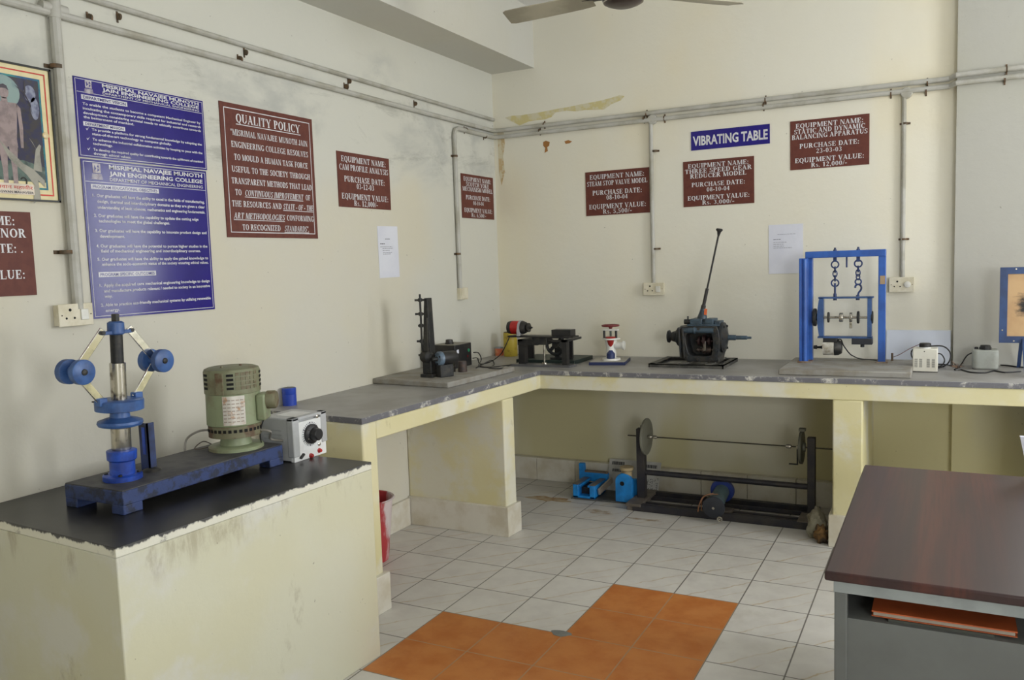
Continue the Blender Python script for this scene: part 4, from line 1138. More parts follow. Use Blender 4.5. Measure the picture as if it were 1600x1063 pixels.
# ------------------------------------------------------------------ blue tin beside the wall
c = ax(452, 626, -1.470); c = Vector((-1.468, c.y, ZC))
b = MB(); b.lathe(c, (0, 0, 1), [(0, .034), (.055, .0345), (.056, .0335), (.058, .0345), (.086, .035), (.088, .033)], 32)
tin = tag(b.build('blue_tin', mat('bright_blue_tin', (40, 72, 178), .4), bevel=0), 'small bright blue cylinder at the wall on the near end of the worktop', 'tin')
b = MB(); b.lathe(c + Vector((0, 0, .0875)), (0, 0, 1), [(0, .031), (.001, .031)], 24); b.build('lid', mat('dusty_lid', (96, 100, 110), .6), tin)

# ------------------------------------------------------------------ cam profile column
cx, cy = -1.200, .270
cam_ = thing('cam_apparatus', 'tall black slotted column with bracketed follower rod and grey-blue motor', 'cam apparatus', (cx, cy, PZ))
b = MB(); b.box((cx - .04, cy - .045, PZ), (cx + .04, cy + .045, PZ + .02)); b.build('foot_plate', M_IRON, cam_, bevel=0.002)
b = MB()
b.box((cx - .032, cy - .03, PZ + .02), (cx + .026, cy + .03, PZ + .12)); b.build('column_base', M_IRON, cam_, bevel=0.004)
tb_ = 1.412
v = [(cx - .030, cy - .028, PZ + .12), (cx + .024, cy - .028, PZ + .12), (cx + .024, cy + .028, PZ + .12), (cx - .030, cy + .028, PZ + .12), (cx - .010, cy - .02, tb_), (cx + .012, cy - .02, tb_), (cx + .012, cy + .03, tb_), (cx - .010, cy + .03, tb_)]
b = MB(); b.add(v, [(3, 2, 1, 0), (4, 5, 6, 7), (0, 1, 5, 4), (1, 2, 6, 5), (2, 3, 7, 6), (3, 0, 4, 7)]); cl_ = b.build('column', M_IRON, cam_, bevel=0.003)
b = MB(); b.box((cx + .008, cy - .0295, PZ + .13), (cx + .013, cy - .02, 1.30)); b.build('slot_edge', mat('worn_iron_edge', (92, 90, 86), .4, .5), cl_)
rx_, ry_ = cx - .036, cy - .02
b = MB(); b.cyl((rx_, ry_, PZ + .11), (rx_, ry_, 1.435), .006, n=12); b.build('follower_rod', M_IRON, cam_)
for z, l in ((1.402, .055), (1.322, .055), (1.255, .03), (1.165, .05), (1.085, .04)):
    b = MB(); b.bar((rx_ - l * .5, ry_ - l * .25, z), (cx - .012, cy - .01, z), .016, .012); b.lathe((rx_, ry_, z - .01), (0, 0, 1), [(0, .012), (.02, .012)], 12); b.build('bracket', M_IRON, cam_)
b = MB(); b.lathe((cx - .036, cy - .012, 1.075), (1, -.2, 0), [(0, .03), (.012, .036), (.05, .036), (.065, .02)], 24); b.build('cam_housing', M_IRON, cam_)
d = Vector((0.42, 0.907, 0)); mc_ = Vector((cx + .062, cy - .02, 1.064))
b = MB(); b.lathe(mc_, d, [(0, .02), (.004, .036), (.012, .041), (.03, .041)], 28); fc = b.build('motor_end', mat('grey_blue_casting', (108, 128, 148), .4, .2, col2=(80, 92, 106), scale=16), cam_)
for k in range(3):
    t = k * 2 * PI / 3 + .5
    b = MB(); u = d.cross(Vector((0, 0, 1))); c = mc_ + d * .010 + u * (.027 * math.cos(t)) + Vector((0, 0, .027 * math.sin(t))); b.lathe(c - d * .009, d, [(0, .007), (.006, .008)], 10); b.build('vent_hole', M_HOLE, fc)
b = MB(); b.lathe(mc_ + d * .03, d, [(0, .039), (.085, .039), (.10, .03)], 24); b.build('motor_body', M_BLACK, cam_)
b = MB(); b.lathe(mc_ - d * .03, d, [(0, .010), (.032, .014)], 12); b.build('motor_shaft', M_IRON, cam_)
b = MB(); c = mc_ + d * .05; b.obox((c.x, c.y, PZ + .036), (0, 0, math.atan2(d.y, d.x)), (.09, .05, .072)); b.build('motor_mount', M_IRON, cam_, bevel=0.004)
def small_weight(px, py, r, h, m, label, n=24, hex_=False):
    c = az(px, py, PZ); b = MB(); b.lathe(c, (0, 0, 1), [(0, r), (h * .92, r * .97), (h, r * .88)], n)
    return tag(b.build('loose_weight', m), label, 'weight')
small_weight(694.5, 585, .026, .045, mat('grey_blue_block', (84, 92, 104), .5), 'small grey block in front of the motor beside the black column', 6)
small_weight(706, 581, .024, .032, M_IRON, 'dark lump between the small grey block and the rusty cylinder', 9)
small_weight(723, 581, .027, .064, mat('rusty_iron', (66, 58, 56), .6, .2, col2=(92, 70, 56), scale=30), 'rusty dark iron cylinder in front of the black control box')

# black control box
k1 = az(712, 576.5, PZ); bx1, by1 = k1.x, k1.y
cbx = thing('control_box', 'black control box with knob on top, behind the motor on the left plinth', 'control box', (bx1 - .07, by1 + .08, PZ))
b = MB(); b.box((bx1 - .16, by1, PZ), (bx1, by1 + .200, PZ + .144)); case = b.build('case', M_BLACK, cbx, bevel=0.003)
b = MB(); b.box((bx1 - .159, by1 + .001, PZ + .144), (bx1 - .001, by1 + .199, PZ + .146)); b.build('top_panel', mat('dusty_grey_panel', (128, 124, 112), .6), cbx)
b = MB(); b.lathe((bx1 - .085, by1 + .075, PZ + .146), (0, 0, 1), [(0, .027), (.008, .027), (.010, .024), (.026, .022), (.028, .018)], 20); b.build('knob', M_BLACK, cbx)
b = MB(); b.box((bx1, by1 + .02, PZ + .092), (bx1 + .001, by1 + .045, PZ + .115)); b.build('white_label', M_PAPER, case)
b = MB(); b.lathe((bx1, by1 + .165, PZ + .098), (1, 0, 0), [(0, .011), (.004, .010), (.006, .006)], 16); b.build('indicator', mat('green_lamp_cap', (40, 130, 90), .3), cbx)
b = MB(); b.lathe((bx1, by1 + .15, PZ + .062), (1, 0, 0), [(0, .008), (.003, .008)], 12); b.build('button', mat('dark_red_button', (90, 20, 24), .4), cbx)
def on_top(px, py, h):
    p = az(px, py, PZ + h)
    return p if p.x < -.915 and p.y < .815 else az(px, py, ZC + h)
for k, pts in enumerate(([(740, 551, .07), (748, 552, .075), (752, 562, .03), (748, 571, .004), (758, 574, .004), (778, 573, .004), (800, 570, .004)],
                         [(739, 560, .05), (746, 560, .04), (750, 569, .004), (765, 566, .012), (775, 560, .02), (785, 550, .06), (796, 527, .155)],
                         [(744, 575, .004), (755, 569, .012), (768, 563, .02), (772, 570, .004), (764, 575, .004), (782, 576, .004), (797, 571, .004)])):
    cable('tangled_cable', ['black cable looping out high from the black control box', 'black cable rising from the worktop to the red motor', 'black cable lying in a loop at the foot of the black control box'][k], [on_top(x, y, dz_) if dz_ < .06 else ay(x, y, 1.10 if x > 780 else by1 + .17) for x, y, dz_ in pts], .0035, group=None)

# ------------------------------------------------------------------ reciprocating table with the red motor
ty = 1.10
X_ = lambda px, y=ty: ay(px, 540, y).x
Z_ = lambda py, px=850, y=ty: ay(px, py, y).z
rt = thing('reciprocating_table', 'black bench mechanism with red and black motor on its top plate, near the corner', 'mechanism', (-.87, 1.2, ZC))
b = MB(); b.box((-1.12, 1.20, ZC), (-.695, 1.52, ZC + .026)); b.build('base_board', mat('dark_green_board', (34, 48, 44), .5), rt, bevel=0.002)
b = MB(); b.prism([(-1.082, 1.045), (-.662, 1.045), (-.655, 1.145), (-1.075, 1.145)], ZC, ZC + .013); b.build('front_plate', mat('steel_grey_plate', (112, 112, 114), .4, .4), rt, bevel=0.001)
zt1 = Z_(531)
lf = MB(); lf.box((X_(812.5), 1.075, ZC + .013), (X_(822.5), 1.12, zt1)); lf.build('leg', M_BLACK, rt)
lf = MB(); lf.box((X_(880), 1.075, ZC + .013), (X_(887.5), 1.12, zt1)); lf.build('leg', M_BLACK, rt)
lf = MB(); lf.box((X_(823, 1.3), 1.30, ZC + .026), (X_(833, 1.3), 1.32, zt1)); lf.build('leg', M_BLACK, rt)
lf = MB(); lf.box((X_(888, 1.3), 1.30, ZC + .026), (X_(894, 1.3), 1.32, zt1)); lf.build('leg', M_BLACK, rt)
b = MB(); b.box((X_(812), 1.07, zt1 - .012), (X_(888), 1.09, zt1 + .002)); b.box((X_(812), 1.30, zt1 - .012), (X_(888, 1.3) + .03, 1.32, zt1 + .002)); b.box((X_(812), 1.07, zt1 - .012), (X_(820), 1.32, zt1 + .002)); b.box((X_(880), 1.07, zt1 - .012), (X_(888), 1.32, zt1 + .002))
b.box((X_(812), 1.07, zt1 - .035), (X_(843), 1.09, zt1 - .01))
b.build('top_frame', M_BLACK, rt, bevel=0.001)
zt2 = Z_(525.5)
b = MB(); b.box((X_(799), 1.05, zt2 - .006), (X_(900), 1.15, zt2 + .004)); b.build('slide_plate', M_BLACK, rt, bevel=0.001)
b = MB(); b.box((X_(836), 1.06, zt1 - .03), (X_(858), 1.14, zt2 - .005)); b.build('slide_block', M_IRON, rt, bevel=0.002)
b = MB(); b.box((X_(866), 1.06, zt2 + .003), (X_(896), 1.14, zt2 + .045)); b.build('weight_box', M_BLACK, rt, bevel=0.002)
zm = Z_(512, 810)
xm = X_(795)
mt_ = MB(); mt_.lathe((xm, ty, zm), (1, 0, 0), [(0, .030), (.006, .040), (.03, .044), (.034, .044)], 28); mt_.build('motor_end', M_BLACK, rt)
mt_ = MB(); mt_.lathe((xm + .032, ty, zm), (1, 0, 0), [(0, .044), (.058, .044)], 28); mt_.build('motor_body', M_RED, rt)
mt_ = MB(); mt_.lathe((xm + .102, ty, zm), (1, 0, 0), [(0, .044), (.012, .043), (.030, .035), (.036, .016), (.044, .012), (.0445, .030), (.053, .030), (.0535, .008), (.075, .006)], 28); mt_.build('motor_drive_end', M_BLACK, rt)
mt_ = MB(); mt_.lathe((xm + .088, ty, zm), (1, 0, 0), [(0, .0465), (.015, .0465)], 28); mt_.box((xm + .088, ty - .048, zt2 + .002), (xm + .103, ty - .03, zm)); mt_.box((xm + .086, ty - .05, zt2 - .015), (xm + .105, ty - .046, zm - .01)); mt_.build('motor_strap', mat('grey_strap', (172, 172, 176), .4), rt)
wc = ay(868, 539, 1.22)
b = MB(); b.torus(wc, (0, 1, 0), .062, .011, 32, 8); b.lathe(wc - Vector((0, .014, 0)), (0, 1, 0), [(0, .020), (.028, .020)], 20)
for k in range(4):
    t = PI / 4 + k * PI / 2; b.bar(wc, wc + Vector((.06 * math.cos(t), 0, .06 * math.sin(t))), .012, .022)
b.build('flywheel', M_IRON, rt)
b = MB(); b.box((wc.x - .018, 1.24, ZC + .026), (wc.x + .018, 1.28, wc.z + .02)); b.box((wc.x - .05, 1.235, ZC + .026), (wc.x + .05, 1.285, ZC + .04)); b.build('wheel_bearing', M_IRON, rt, bevel=0.002)
b = MB(); b.cyl((X_(850), 1.10, ZC + .013), (X_(850), 1.10, zt1), .006, n=12); b.lathe((X_(850), 1.10, ZC + .013), (0, 0, 1), [(0, .02), (.008, .018)], 14); b.build('guide_rod', M_STEEL, rt)
# cans behind
c = Vector((-1.355, 1.575, ZC))
b = MB(); b.lathe(c, (0, 0, 1), [(0, .048), (.004, .05), (.165, .05), (.172, .047), (.173, .040)], 32); b.lathe(c + Vector((.0, 0, .172)), (0, 0, 1), [(0, .018), (.012, .018)], 16)
yc = tag(b.build('oil_can', mat('old_yellow_can', (190, 168, 58), .45, col2=(150, 124, 48), scale=18, lo=.5, hi=.7)), 'tall old yellow oil can standing in the corner behind the red motor', 'can')
b = MB(); b.lathe(c + Vector((0, 0, .1735)), (0, 0, 1), [(0, .046), (.003, .045), (.004, .03)], 24); b.build('lid', mat('dull_brown_lid', (96, 84, 52), .5), yc)
c = Vector((-1.462, 1.60, ZC))
b = MB(); b.lathe(c, (0, 0, 1), [(0, .032), (.052, .032)], 24)
oc = tag(b.build('orange_tin', mat('faded_orange_tin', (206, 104, 64), .5, col2=(214, 150, 110), scale=30)), 'short faded orange tin with grey lid left of the yellow can', 'tin')
b = MB(); b.lathe(c + Vector((0, 0, .052)), (0, 0, 1), [(0, .033), (.008, .033), (.009, .030)], 24); b.build('lid', mat('grey_tin_lid', (150, 158, 166), .35, .5), oc)

# ------------------------------------------------------------------ steam stop valve model
vth = math.atan2(.049, .229)
vv = thing('stop_valve_model', 'small red, white and blue cutaway valve model on a blue board', 'model', (-.475, 1.36, ZC))
e1_, e2_ = Vector((math.cos(vth), math.sin(vth), 0)), Vector((-math.sin(vth), math.cos(vth), 0))
b = MB(); q0 = Vector((-.592, 1.193, 0)); q = [q0, q0 + e1_ * .234, q0 + e1_ * .234 + e2_ * .27, q0 + e2_ * .27]
b.prism([(p.x, p.y) for p in q], ZC, ZC + .019); bd = b.build('base_board', mat('dark_blue_board', (32, 44, 86), .45), vv, bevel=0.001)
b = MB(); q1_ = q0 + e1_ * .006 + e2_ * .006; qq = [q1_, q1_ + e1_ * .222, q1_ + e1_ * .222 + e2_ * .258, q1_ + e2_ * .258]; b.prism([(p.x, p.y) for p in qq], ZC + .019, ZC + .021); b.build('white_top', mat('dusty_white_board', (170, 166, 156), .6), bd)
vc = Vector((-.492, 1.335, ZC + .021))
def vl(prof, m, name, n=24, c=vc, a=(0, 0, 1)):
    b = MB(); b.lathe(c, a, prof, n); return b.build(name, m, vv)
vl([(0, .062), (.012, .060), (.014, .034), (.06, .034), (.075, .030), (.13, .040), (.135, .062), (.144, .062)], M_WHITE, 'valve_body')
b = MB(); b.lathe(vc + Vector((.03, .0, .095)), (1, 0.1, 0), [(0, .022), (.05, .022), (.052, .030), (.062, .030)], 20); b.build('outlet_branch', M_WHITE, vv)
fr_ = Vector((.30, -.954, 0))           # the cut side faces the room
b = MB(); c = vc + fr_ * .030; b.lathe(c, (0, 0, 1), [(.002, .027), (.045, .027), (.058, .016), (.066, .010)], 20); b.build('blue_seat', mat('dark_blue_seat', (44, 58, 104), .4), vv)
b = MB(); c = vc + fr_ * .026; b.lathe(c, (0, 0, 1), [(.066, .003), (.085, .004), (.105, .018), (.14, .026), (.150, .034), (.154, .03)], 20); b.build('red_plug', mat('dull_red_plug', (160, 40, 36), .4), vv)
b = MB()
for s in (-1, 1):
    c = vc + Vector((s * .041, -.01, 0)); b2 = MB(); b2.lathe(c, (0, 0, 1), [(.144, .0075), (.192, .0075)], 10); b2.build('yoke_pillar', M_IRON, vv)
vl([(.148, .007), (.215, .007)], mat('grey_green_spindle', (96, 110, 104), .4, .4), 'spindle', 12)
b = MB(); b.box((vc.x - .054, vc.y - .014, vc.z + .19), (vc.x + .054, vc.y + .014, vc.z + .203)); b.build('yoke_bridge', M_WHITE, vv, bevel=0.003)
b = MB(); b.torus(vc + Vector((0, 0, .224)), (0, 0, 1), .053, .006, 32, 8); b.lathe(vc + Vector((0, 0, .203)), (0, 0, 1), [(0, .008), (.012, .014), (.024, .014)], 16)
for k in range(3):
    t = .4 + k * 2 * PI / 3; b.bar(vc + Vector((0, 0, .224)), vc + Vector((.052 * math.cos(t), .052 * math.sin(t), .224)), .009, .006)
b.build('hand_wheel', mat('dark_red_wheel', (120, 42, 44), .4), vv)

# ------------------------------------------------------------------ gear reducer with the long lever
gy = 1.36
GP = lambda px, py, y=gy: ay(px, py, y)
gr = thing('gear_reducer', 'dark cutaway gearbox with a long upright gear lever, on a black angle frame', 'gearbox', (.09, 1.38, ZC))
x0_, x1_, y0_, y1_, w_ = -.191, .270, 1.185, 1.58, .036
b = MB(); zf = ZC + .022
b.box((x0_, y0_, ZC), (x1_, y0_ + .006, zf)); b.box((x0_, y1_ - .006, ZC), (x1_, y1_, zf)); b.box((x0_, y0_, ZC), (x0_ + .006, y1_, zf)); b.box((x1_ - .006, y0_, ZC), (x1_, y1_, zf))
b.box((x0_, y0_, zf - .005), (x1_, y0_ + w_, zf)); b.box((x0_, y1_ - w_, zf - .005), (x1_, y1_, zf)); b.box((x0_, y0_, zf - .005), (x0_ + w_, y1_, zf)); b.box((x1_ - w_, y0_, zf - .005), (x1_, y1_, zf))
b.build('angle_frame', mat('worn_black_angle', (52, 52, 50), .5, col2=(86, 84, 78), scale=14), gr, auto=0)
xs_ = GP(1077, 566).x
b = MB(); b.box((xs_ - .022, y0_ + .01, zf - .002), (xs_ + .022, y1_ - .01, zf + .006)); b.box((.16, y0_ + .01, zf - .002), (.20, y1_ - .01, zf + .006)); b.build('cross_strap', mat('worn_strap', (96, 94, 88), .5), gr)
M_GB = mat('gearbox_blue_black', (36, 41, 46), .45, .15, col2=(58, 54, 48), scale=18, bmp=.25)
M_GB2 = mat('gearbox_blue_paint', (66, 84, 98), .45, .1, col2=(48, 58, 66), scale=16, bmp=.15)
body_px = [(1071, 509), (1125, 508), (1128, 514), (1130, 526), (1130, 540), (1128, 552), (1126, 561), (1112, 563), (1081, 562), (1073, 557), (1070, 546), (1066, 531), (1065, 517)]
b = MB(); P = [GP(*p) for p in body_px]
ring_in = [(1085, 522), (1114, 522), (1118, 528), (1116, 549), (1112, 553), (1086, 553), (1083, 548), (1083, 526)]
# casing: back and side walls, with the window cut open on the room side
yf, yb = 1.265, 1.455
n = len(P)
cen = GP(1100, 538)
vs = [(p.x, yf, p.z) for p in P] + [(p.x, yb, p.z) for p in P]
Q = []
for p in P:                                   # window rim follows the casing outline
    d = Vector((p.x - cen.x, 0, p.z - cen.z)); Q.append(Vector((cen.x + d.x * .66, yf, cen.z + d.z * .66 )))
vs += [tuple(q) for q in Q] + [(q.x, yf + .11, q.z) for q in Q]
fs = [tuple(range(n, 2 * n))]
for i in range(n):
    j = (i + 1) % n
    fs += [(i, j, n + j, n + i), (i, 2 * n + i, 2 * n + j, j), (2 * n + i, 3 * n + i, 3 * n + j, 2 * n + j)]
fs.append(tuple(range(3 * n, 4 * n)))
b.add(vs, fs); casing = b.build('casing', M_GB, gr, bevel=0.003)
for k_ in range(0, n):                         # bolt bosses round the rim and webs on the left flank
    m_ = P[k_].lerp(P[(k_ + 1) % n], .5); d = Vector((m_.x - cen.x, 0, m_.z - cen.z)); q = Vector((cen.x + d.x * .86, yf, cen.z + d.z * .86))
    b = MB(); b.lathe(q + Vector((0, .004, 0)), (0, -1, 0), [(0, .011), (.010, .011), (.0105, .007), (.017, .0065)], 10); b.build('rim_bolt', M_GB, gr)
for px_ in (1068.5, 1074):
    p, q = GP(px_, 512), GP(px_ + 3, 556); b = MB(); b.bar((p.x, yf - .008, p.z), (q.x, yf - .008, q.z), .010, .030, up=(0, 1, 0)); b.build('web', M_GB, gr, bevel=0.002)
b = MB(); p = GP(1122, 560); b.box((p.x - .10, 1.30, zf + .001), (p.x + .02, 1.42, p.z + .02)); b.build('foot', M_GB, gr, bevel=0.004)
b = MB(); c0 = GP(1088, 534, 1.31); c1 = GP(1114, 534, 1.31)
c0.z = c1.z = GP(1100, 533, 1.31).z
b.cyl(c0, c1, .008, n=12)
for f, r, w in ((.12, .030, .016), (.42, .038, .018), (.72, .026, .016)):
    m_ = c0.lerp(c1, f); prof = []
    b.lathe(m_, (1, 0, 0), [(0, r - .005), (.001, r), (w - .001, r), (w, r - .005)], 26)
b.build('upper_gear_shaft', mat('dark_red_gear', (54, 36, 36), .4, .3), gr)
b = MB(); z_ = GP(1100, 547, 1.31).z
for f, r, w in ((.08, .014, .016), (.40, .022, .014), (.62, .020, .030)):
    m_ = c0.lerp(c1, f); m_.z = z_; b.lathe(m_, (1, 0, 0), [(0, r), (w, r)], 22)
b.cyl((c0.x, 1.31, z_), (c1.x, 1.31, z_), .007, n=12)
b.build('lower_gear_shaft', mat('dull_gear_steel', (92, 80, 74), .35, .6), gr)
b = MB(); p = GP(1101, 541, 1.28); b.box((p.x - .008, 1.275, p.z - .03), (p.x + .008, 1.285, p.z + .03)); b.build('selector_fork', mat('dull_fork', (104, 98, 90), .4, .4), gr, bevel=0.002)
p, q = GP(1066, 517, 1.262), GP(1115, 517, 1.262)
b = MB(); b.cyl((p.x, 1.268, q.z), (q.x, 1.268, q.z), .016, n=16); b.lathe((GP(1083, 517, 1.262).x, 1.268, q.z), (1, 0, 0), [(0, .016), (.004, .022), (.012, .022), (.016, .016)], 16); b.build('side_shaft', M_GB2, gr)
zs = GP(1134, 527.5).z
b = MB(); xr = GP(1126.5, 527).x
b.lathe((xr, gy, zs), (1, 0, 0), [(0, .085), (.004, .093), (.022, .093), (.026, .086), (.032, .05), (.040, .035), (.046, .018)], 36); b.build('bell_flange', M_GB, gr)
b = MB(); x1s = GP(1133, 528).x
b.lathe((x1s, gy, zs), (1, 0, 0), [(0, .0165), (GP(1149.5, 528).x - x1s, .0165), (GP(1150, 528).x - x1s, .0125), (GP(1167, 528).x - x1s, .012), (GP(1168, 528).x - x1s, .0075), (GP(1174, 528).x - x1s, .007)], 18); b.build('input_shaft', M_GB2, gr)
b = MB(); zl_ = GP(1055, 526).z; xl = GP(1044, 526).x
F_ = lambda px: GP(px, 526).x - xl
b.lathe((xl, gy, zl_), (1, 0, 0), [(0, .038), (F_(1046.5), .040), (F_(1047), .034), (F_(1050.5), .022), (F_(1051), .030), (F_(1056), .036), (F_(1058), .044), (F_(1060), .058), (F_(1063), .060), (F_(1065), .070), (F_(1073), .074)], 28); b.build('output_flange', M_GB, gr)
for k in range(6):
    t = k * PI / 3; b = MB(); b.lathe((xr - .006, gy + .078 * math.cos(t), zs + .078 * math.sin(t)), (1, 0, 0), [(0, .008), (.040, .008)], 6); b.build('bolt', M_IRON, gr)
b = MB()
pa, pb = GP(1078, 508), GP(1128, 507)
b.box((pa.x, 1.285, pa.z - .002), (pb.x, 1.435, pa.z + .010)); b.box((GP(1082, 500).x, 1.295, pa.z + .008), (GP(1100.5, 500).x, 1.425, GP(1090, 497.5).z)); b.box((GP(1104, 500).x, 1.30, pa.z + .008), (GP(1118, 500).x, 1.42, GP(1110, 497.5).z)); b.box((GP(1119, 500).x, 1.31, pa.z + .008), (GP(1128, 500).x, 1.41, GP(1110, 501).z)); b.box((GP(1100, 500).x, 1.31, pa.z + .008), (GP(1105, 500).x, 1.41, GP(1110, 501).z))
b.build('top_cover', M_GB2, gr, bevel=0.004)
b = MB(); p = GP(1074, 503, 1.33); b.lathe((p.x - .018, 1.33, p.z), (1, 0, 0), [(0, .016), (.04, .016)], 14); b.cyl((p.x + .004, 1.33, p.z), (p.x + .004, 1.33, GP(1074, 494, 1.33).z), .005, n=10); b.build('breather', M_IRON, gr)
p0, p1_ = GP(1097, 497.5), GP(1098.5, 481.5)
b = MB(); b.lathe(p0 - Vector((0, 0, .004)), p1_ - p0, [(0, .032), (.012, .029), ((p1_ - p0).length * .7, .019), ((p1_ - p0).length, .015)], 24); tw = b.build('lever_tower', M_GB2, gr)
b = MB(); p = GP(1102.5, 487.5, gy - .022); b.obox(p, (0, .12, 0), (.017, .002, .038)); b.build('orange_tag', M_ORANGE, tw)
l0, l1, l2, l3 = GP(1098.5, 482), GP(1105, 451), GP(1123, 366), GP(1124.2, 358)
b = MB(); b.tube([l0, l0.lerp(l1, .5), l1], .0105, 12, 2); b.lathe(l0, l1 - l0, [(-.004, .015), (.02, .014)], 14); b.build('lever_sleeve', M_BLACK, gr)
b = MB(); b.tube([l1 - (l2 - l1) * .02, l1.lerp(l2, .5), l2], .0058, 10, 2); b.build('lever_rod', M_BLACK, gr)
b = MB(); b.lathe(l2, l3 - l2, [(-.012, .006), (0, .009), (.014, .012), (.022, .020), (.028, .021), (.034, .016)], 20); b.build('lever_knob', M_BLACK, gr)

# ================================================================== BALANCING APPARATUS
yB = 1.42
Q_ = lambda px, py, y=yB: ay(px, py, y)
M_FBLUE = mat('blue_frame_paint', (52, 98, 180), 0.35, col2=(44, 82, 156), scale=8)
bf = thing('balancing_rig', 'bright blue upright steel frame with two hanging chains, on the right cement plinth', 'frame', (.92, 1.42, PZ))
xl0, xl1 = Q_(1262, 480).x, Q_(1269, 480).x
zt0, zt1_ = Q_(1320, 391.5).z, Q_(1320, 402).z
b = MB()
b.box((xl0 - .012, 1.425, PZ), (xl1, 1.475, zt1_ + .002)); b.build('rear_left_post', M_FBLUE, bf, bevel=0.002)
yF = 1.345
a0, a1 = Q_(1248.5, 480, yF).x, Q_(1262, 480, yF).x
ztp = Q_(1255, 404, yF).z
b = MB(); b.box((a0, yF, PZ + .004), (a0 + .012, yF + .05, ztp)); b.box((a0 + .006, yF + .01, PZ + .004), (a1, yF + .02, ztp)); b.cyl((a0 + .03, yF + .014, PZ + .004), (a0 + .03, yF + .014, ztp - .005), .013, n=16)
b.build('front_left_post', M_FBLUE, bf, bevel=0.002)
b = MB(); b.box((a0 - .01, yF - .02, PZ), (a1 + .02, yF + .08, PZ + .008)); b.build('foot_plate', mat('rusty_plate', (136, 122, 108), .6, col2=(110, 82, 60), scale=26), bf, bevel=0.002)
b0, b1 = Q_(1372, 480).x, Q_(1383.5, 480).x
b = MB(); b.box((b0, 1.42, PZ), (b1, 1.47, zt1_ + .002)); rp = b.build('right_post', M_FBLUE, bf, bevel=0.002)
b = MB(); p, q = Q_(1375, 431), Q_(1383, 444); b.box((p.x, 1.4185, q.z), (q.x, 1.4200, p.z)); b.build('bare_patch', mat('bare_paint_patch', (166, 142, 112), .6), rp)
b = MB(); b.box((b0 - .01, 1.40, PZ), (b1 + .015, 1.49, PZ + .006)); b.build('foot_plate', mat('rusty_plate', (136, 122, 108), .6), bf)
bl_ = Q_(1258.5, 397).x
b = MB(); b.box((bl_, 1.405, zt1_), (b1, 1.475, zt0)); bm = b.build('top_beam', M_FBLUE, bf, bevel=0.003)
b = MB(); b.box((Q_(1258, 400).x, 1.42, PZ + .3), (xl0, 1.47, zt1_)); b.build('corner_gusset', M_FBLUE, bf, bevel=0.001)
b = MB(); p = Q_(1323, 402, 1.44); b.cyl((p.x, 1.44, zt1_ + .002), (p.x, 1.44, Q_(1323, 418, 1.44).z), .005, n=10); b.build('stop_rod', M_NAVY, bf)
yC = 1.44
def R_(px, py):
    return Q_(px, py, yC)
def chain(px, links, name='chain'):
    b = MB()
    for kind, cx_, cy_, r in links:
        c = R_(cx_, cy_)
        if kind == 'ring':
            b.torus(c, (0, 1, 0), r, .0042, 20, 6)
        elif kind == 'oval':
            b.torus(c, (.25, 1, 0), r, .0036, 18, 6, sx=1.55)
        elif kind == 'edge':
            b.torus(c, (1, .3, 0), r, .0036, 16, 6, sx=1.6)
    t = R_(px, 402); b.box((t.x - .009, yC - .012, R_(px, 409).z), (t.x + .009, yC + .012, zt1_)); b.cyl((t.x, yC, zt1_), (t.x, yC, zt0 + .018), .006, n=8); b.lathe((t.x, yC, zt0), (0, 0, 1), [(0, .011), (.007, .011)], 6)
    return b.build(name, M_NAVY2, bf)
M_NAVY2 = mat('chain_blue', (40, 62, 112), .45, col2=(30, 44, 76), scale=30)
chain(1304.7, [('ring', 1304.7, 413.5, .020), ('edge', 1304.7, 421.5, .011), ('oval', 1304.7, 428, .012), ('edge', 1304.7, 435, .011), ('ring', 1304.7, 442.5, .020)])
chain(1341, [('ring', 1341, 412, .020), ('edge', 1340.8, 420.5, .011), ('oval', 1340.7, 426.5, .012), ('oval', 1340.7, 433, .010), ('ring', 1341, 440.5, .016)])
cr = thing('balancing_cradle', 'blue rectangular cradle with a shaft of discs, hanging on two chains in the blue frame', 'cradle', (R_(1321, 480).x, yC, R_(1321, 527).z))
M_CB = mat('cradle_blue', (58, 90, 142), .4, col2=(48, 76, 120), scale=10)
z0c, z1c = R_(1321, 527).z, R_(1321, 465).z
xa, xb = R_(1284, 495).x, R_(1359, 495).x
b = MB(); b.box((xa - .016, yC - .03, z1c - .005), (xb + .02, yC + .03, z1c + .005)); b.build('top_bar', M_CB, cr, bevel=0.001)
b = MB(); b.box((xa - .02, yC - .03, z0c - .005), (xb + .015, yC + .03, z0c + .005)); b.build('bottom_bar', M_CB, cr, bevel=0.001)
for s, x in ((-1, xa), (1, xb)):
    b = MB(); pts = []
    for k in range(9):
        f = k / 8; pts.append((x - .011 + (-.012 * math.sin(PI * f) if s < 0 else 0), yC - .03, z0c + (z1c - z0c) * f))
    for k in range(8, -1, -1):
        f = k / 8; pts.append((x + .011, yC - .03, z0c + (z1c - z0c) * f))
    b.extrude(pts, (0, .06, 0)); b.build('side_plate', M_CB, cr)
zsh = R_(1321, 496).z
b = MB(); b.cyl((R_(1273, 496).x, yC, zsh), (R_(1363, 496).x, yC, zsh), .0075, n=14); b.build('rotor_shaft', M_STEEL, cr)
def disc(px, r, t, m, name, dz_=0.0, par=cr):
    x = R_(px, 496).x; b = MB(); b.lathe((x - t / 2, yC, zsh + dz_), (1, 0, 0), [(0, r * .95), (t * .15, r), (t * .85, r), (t, r * .95)], 28); return b.build(name, m, par)
disc(1273.5, .053, .016, M_IRON, 'end_wheel'); disc(1278, .02, .018, M_IRON, 'hub')
disc(1294.5, .031, .010, M_IRON, 'rotor_disc'); disc(1314.5, .028, .020, M_STEEL, 'rotor_disc'); disc(1341, .036, .012, M_IRON, 'rotor_disc'); disc(1363, .036, .008, M_IRON, 'end_disc')
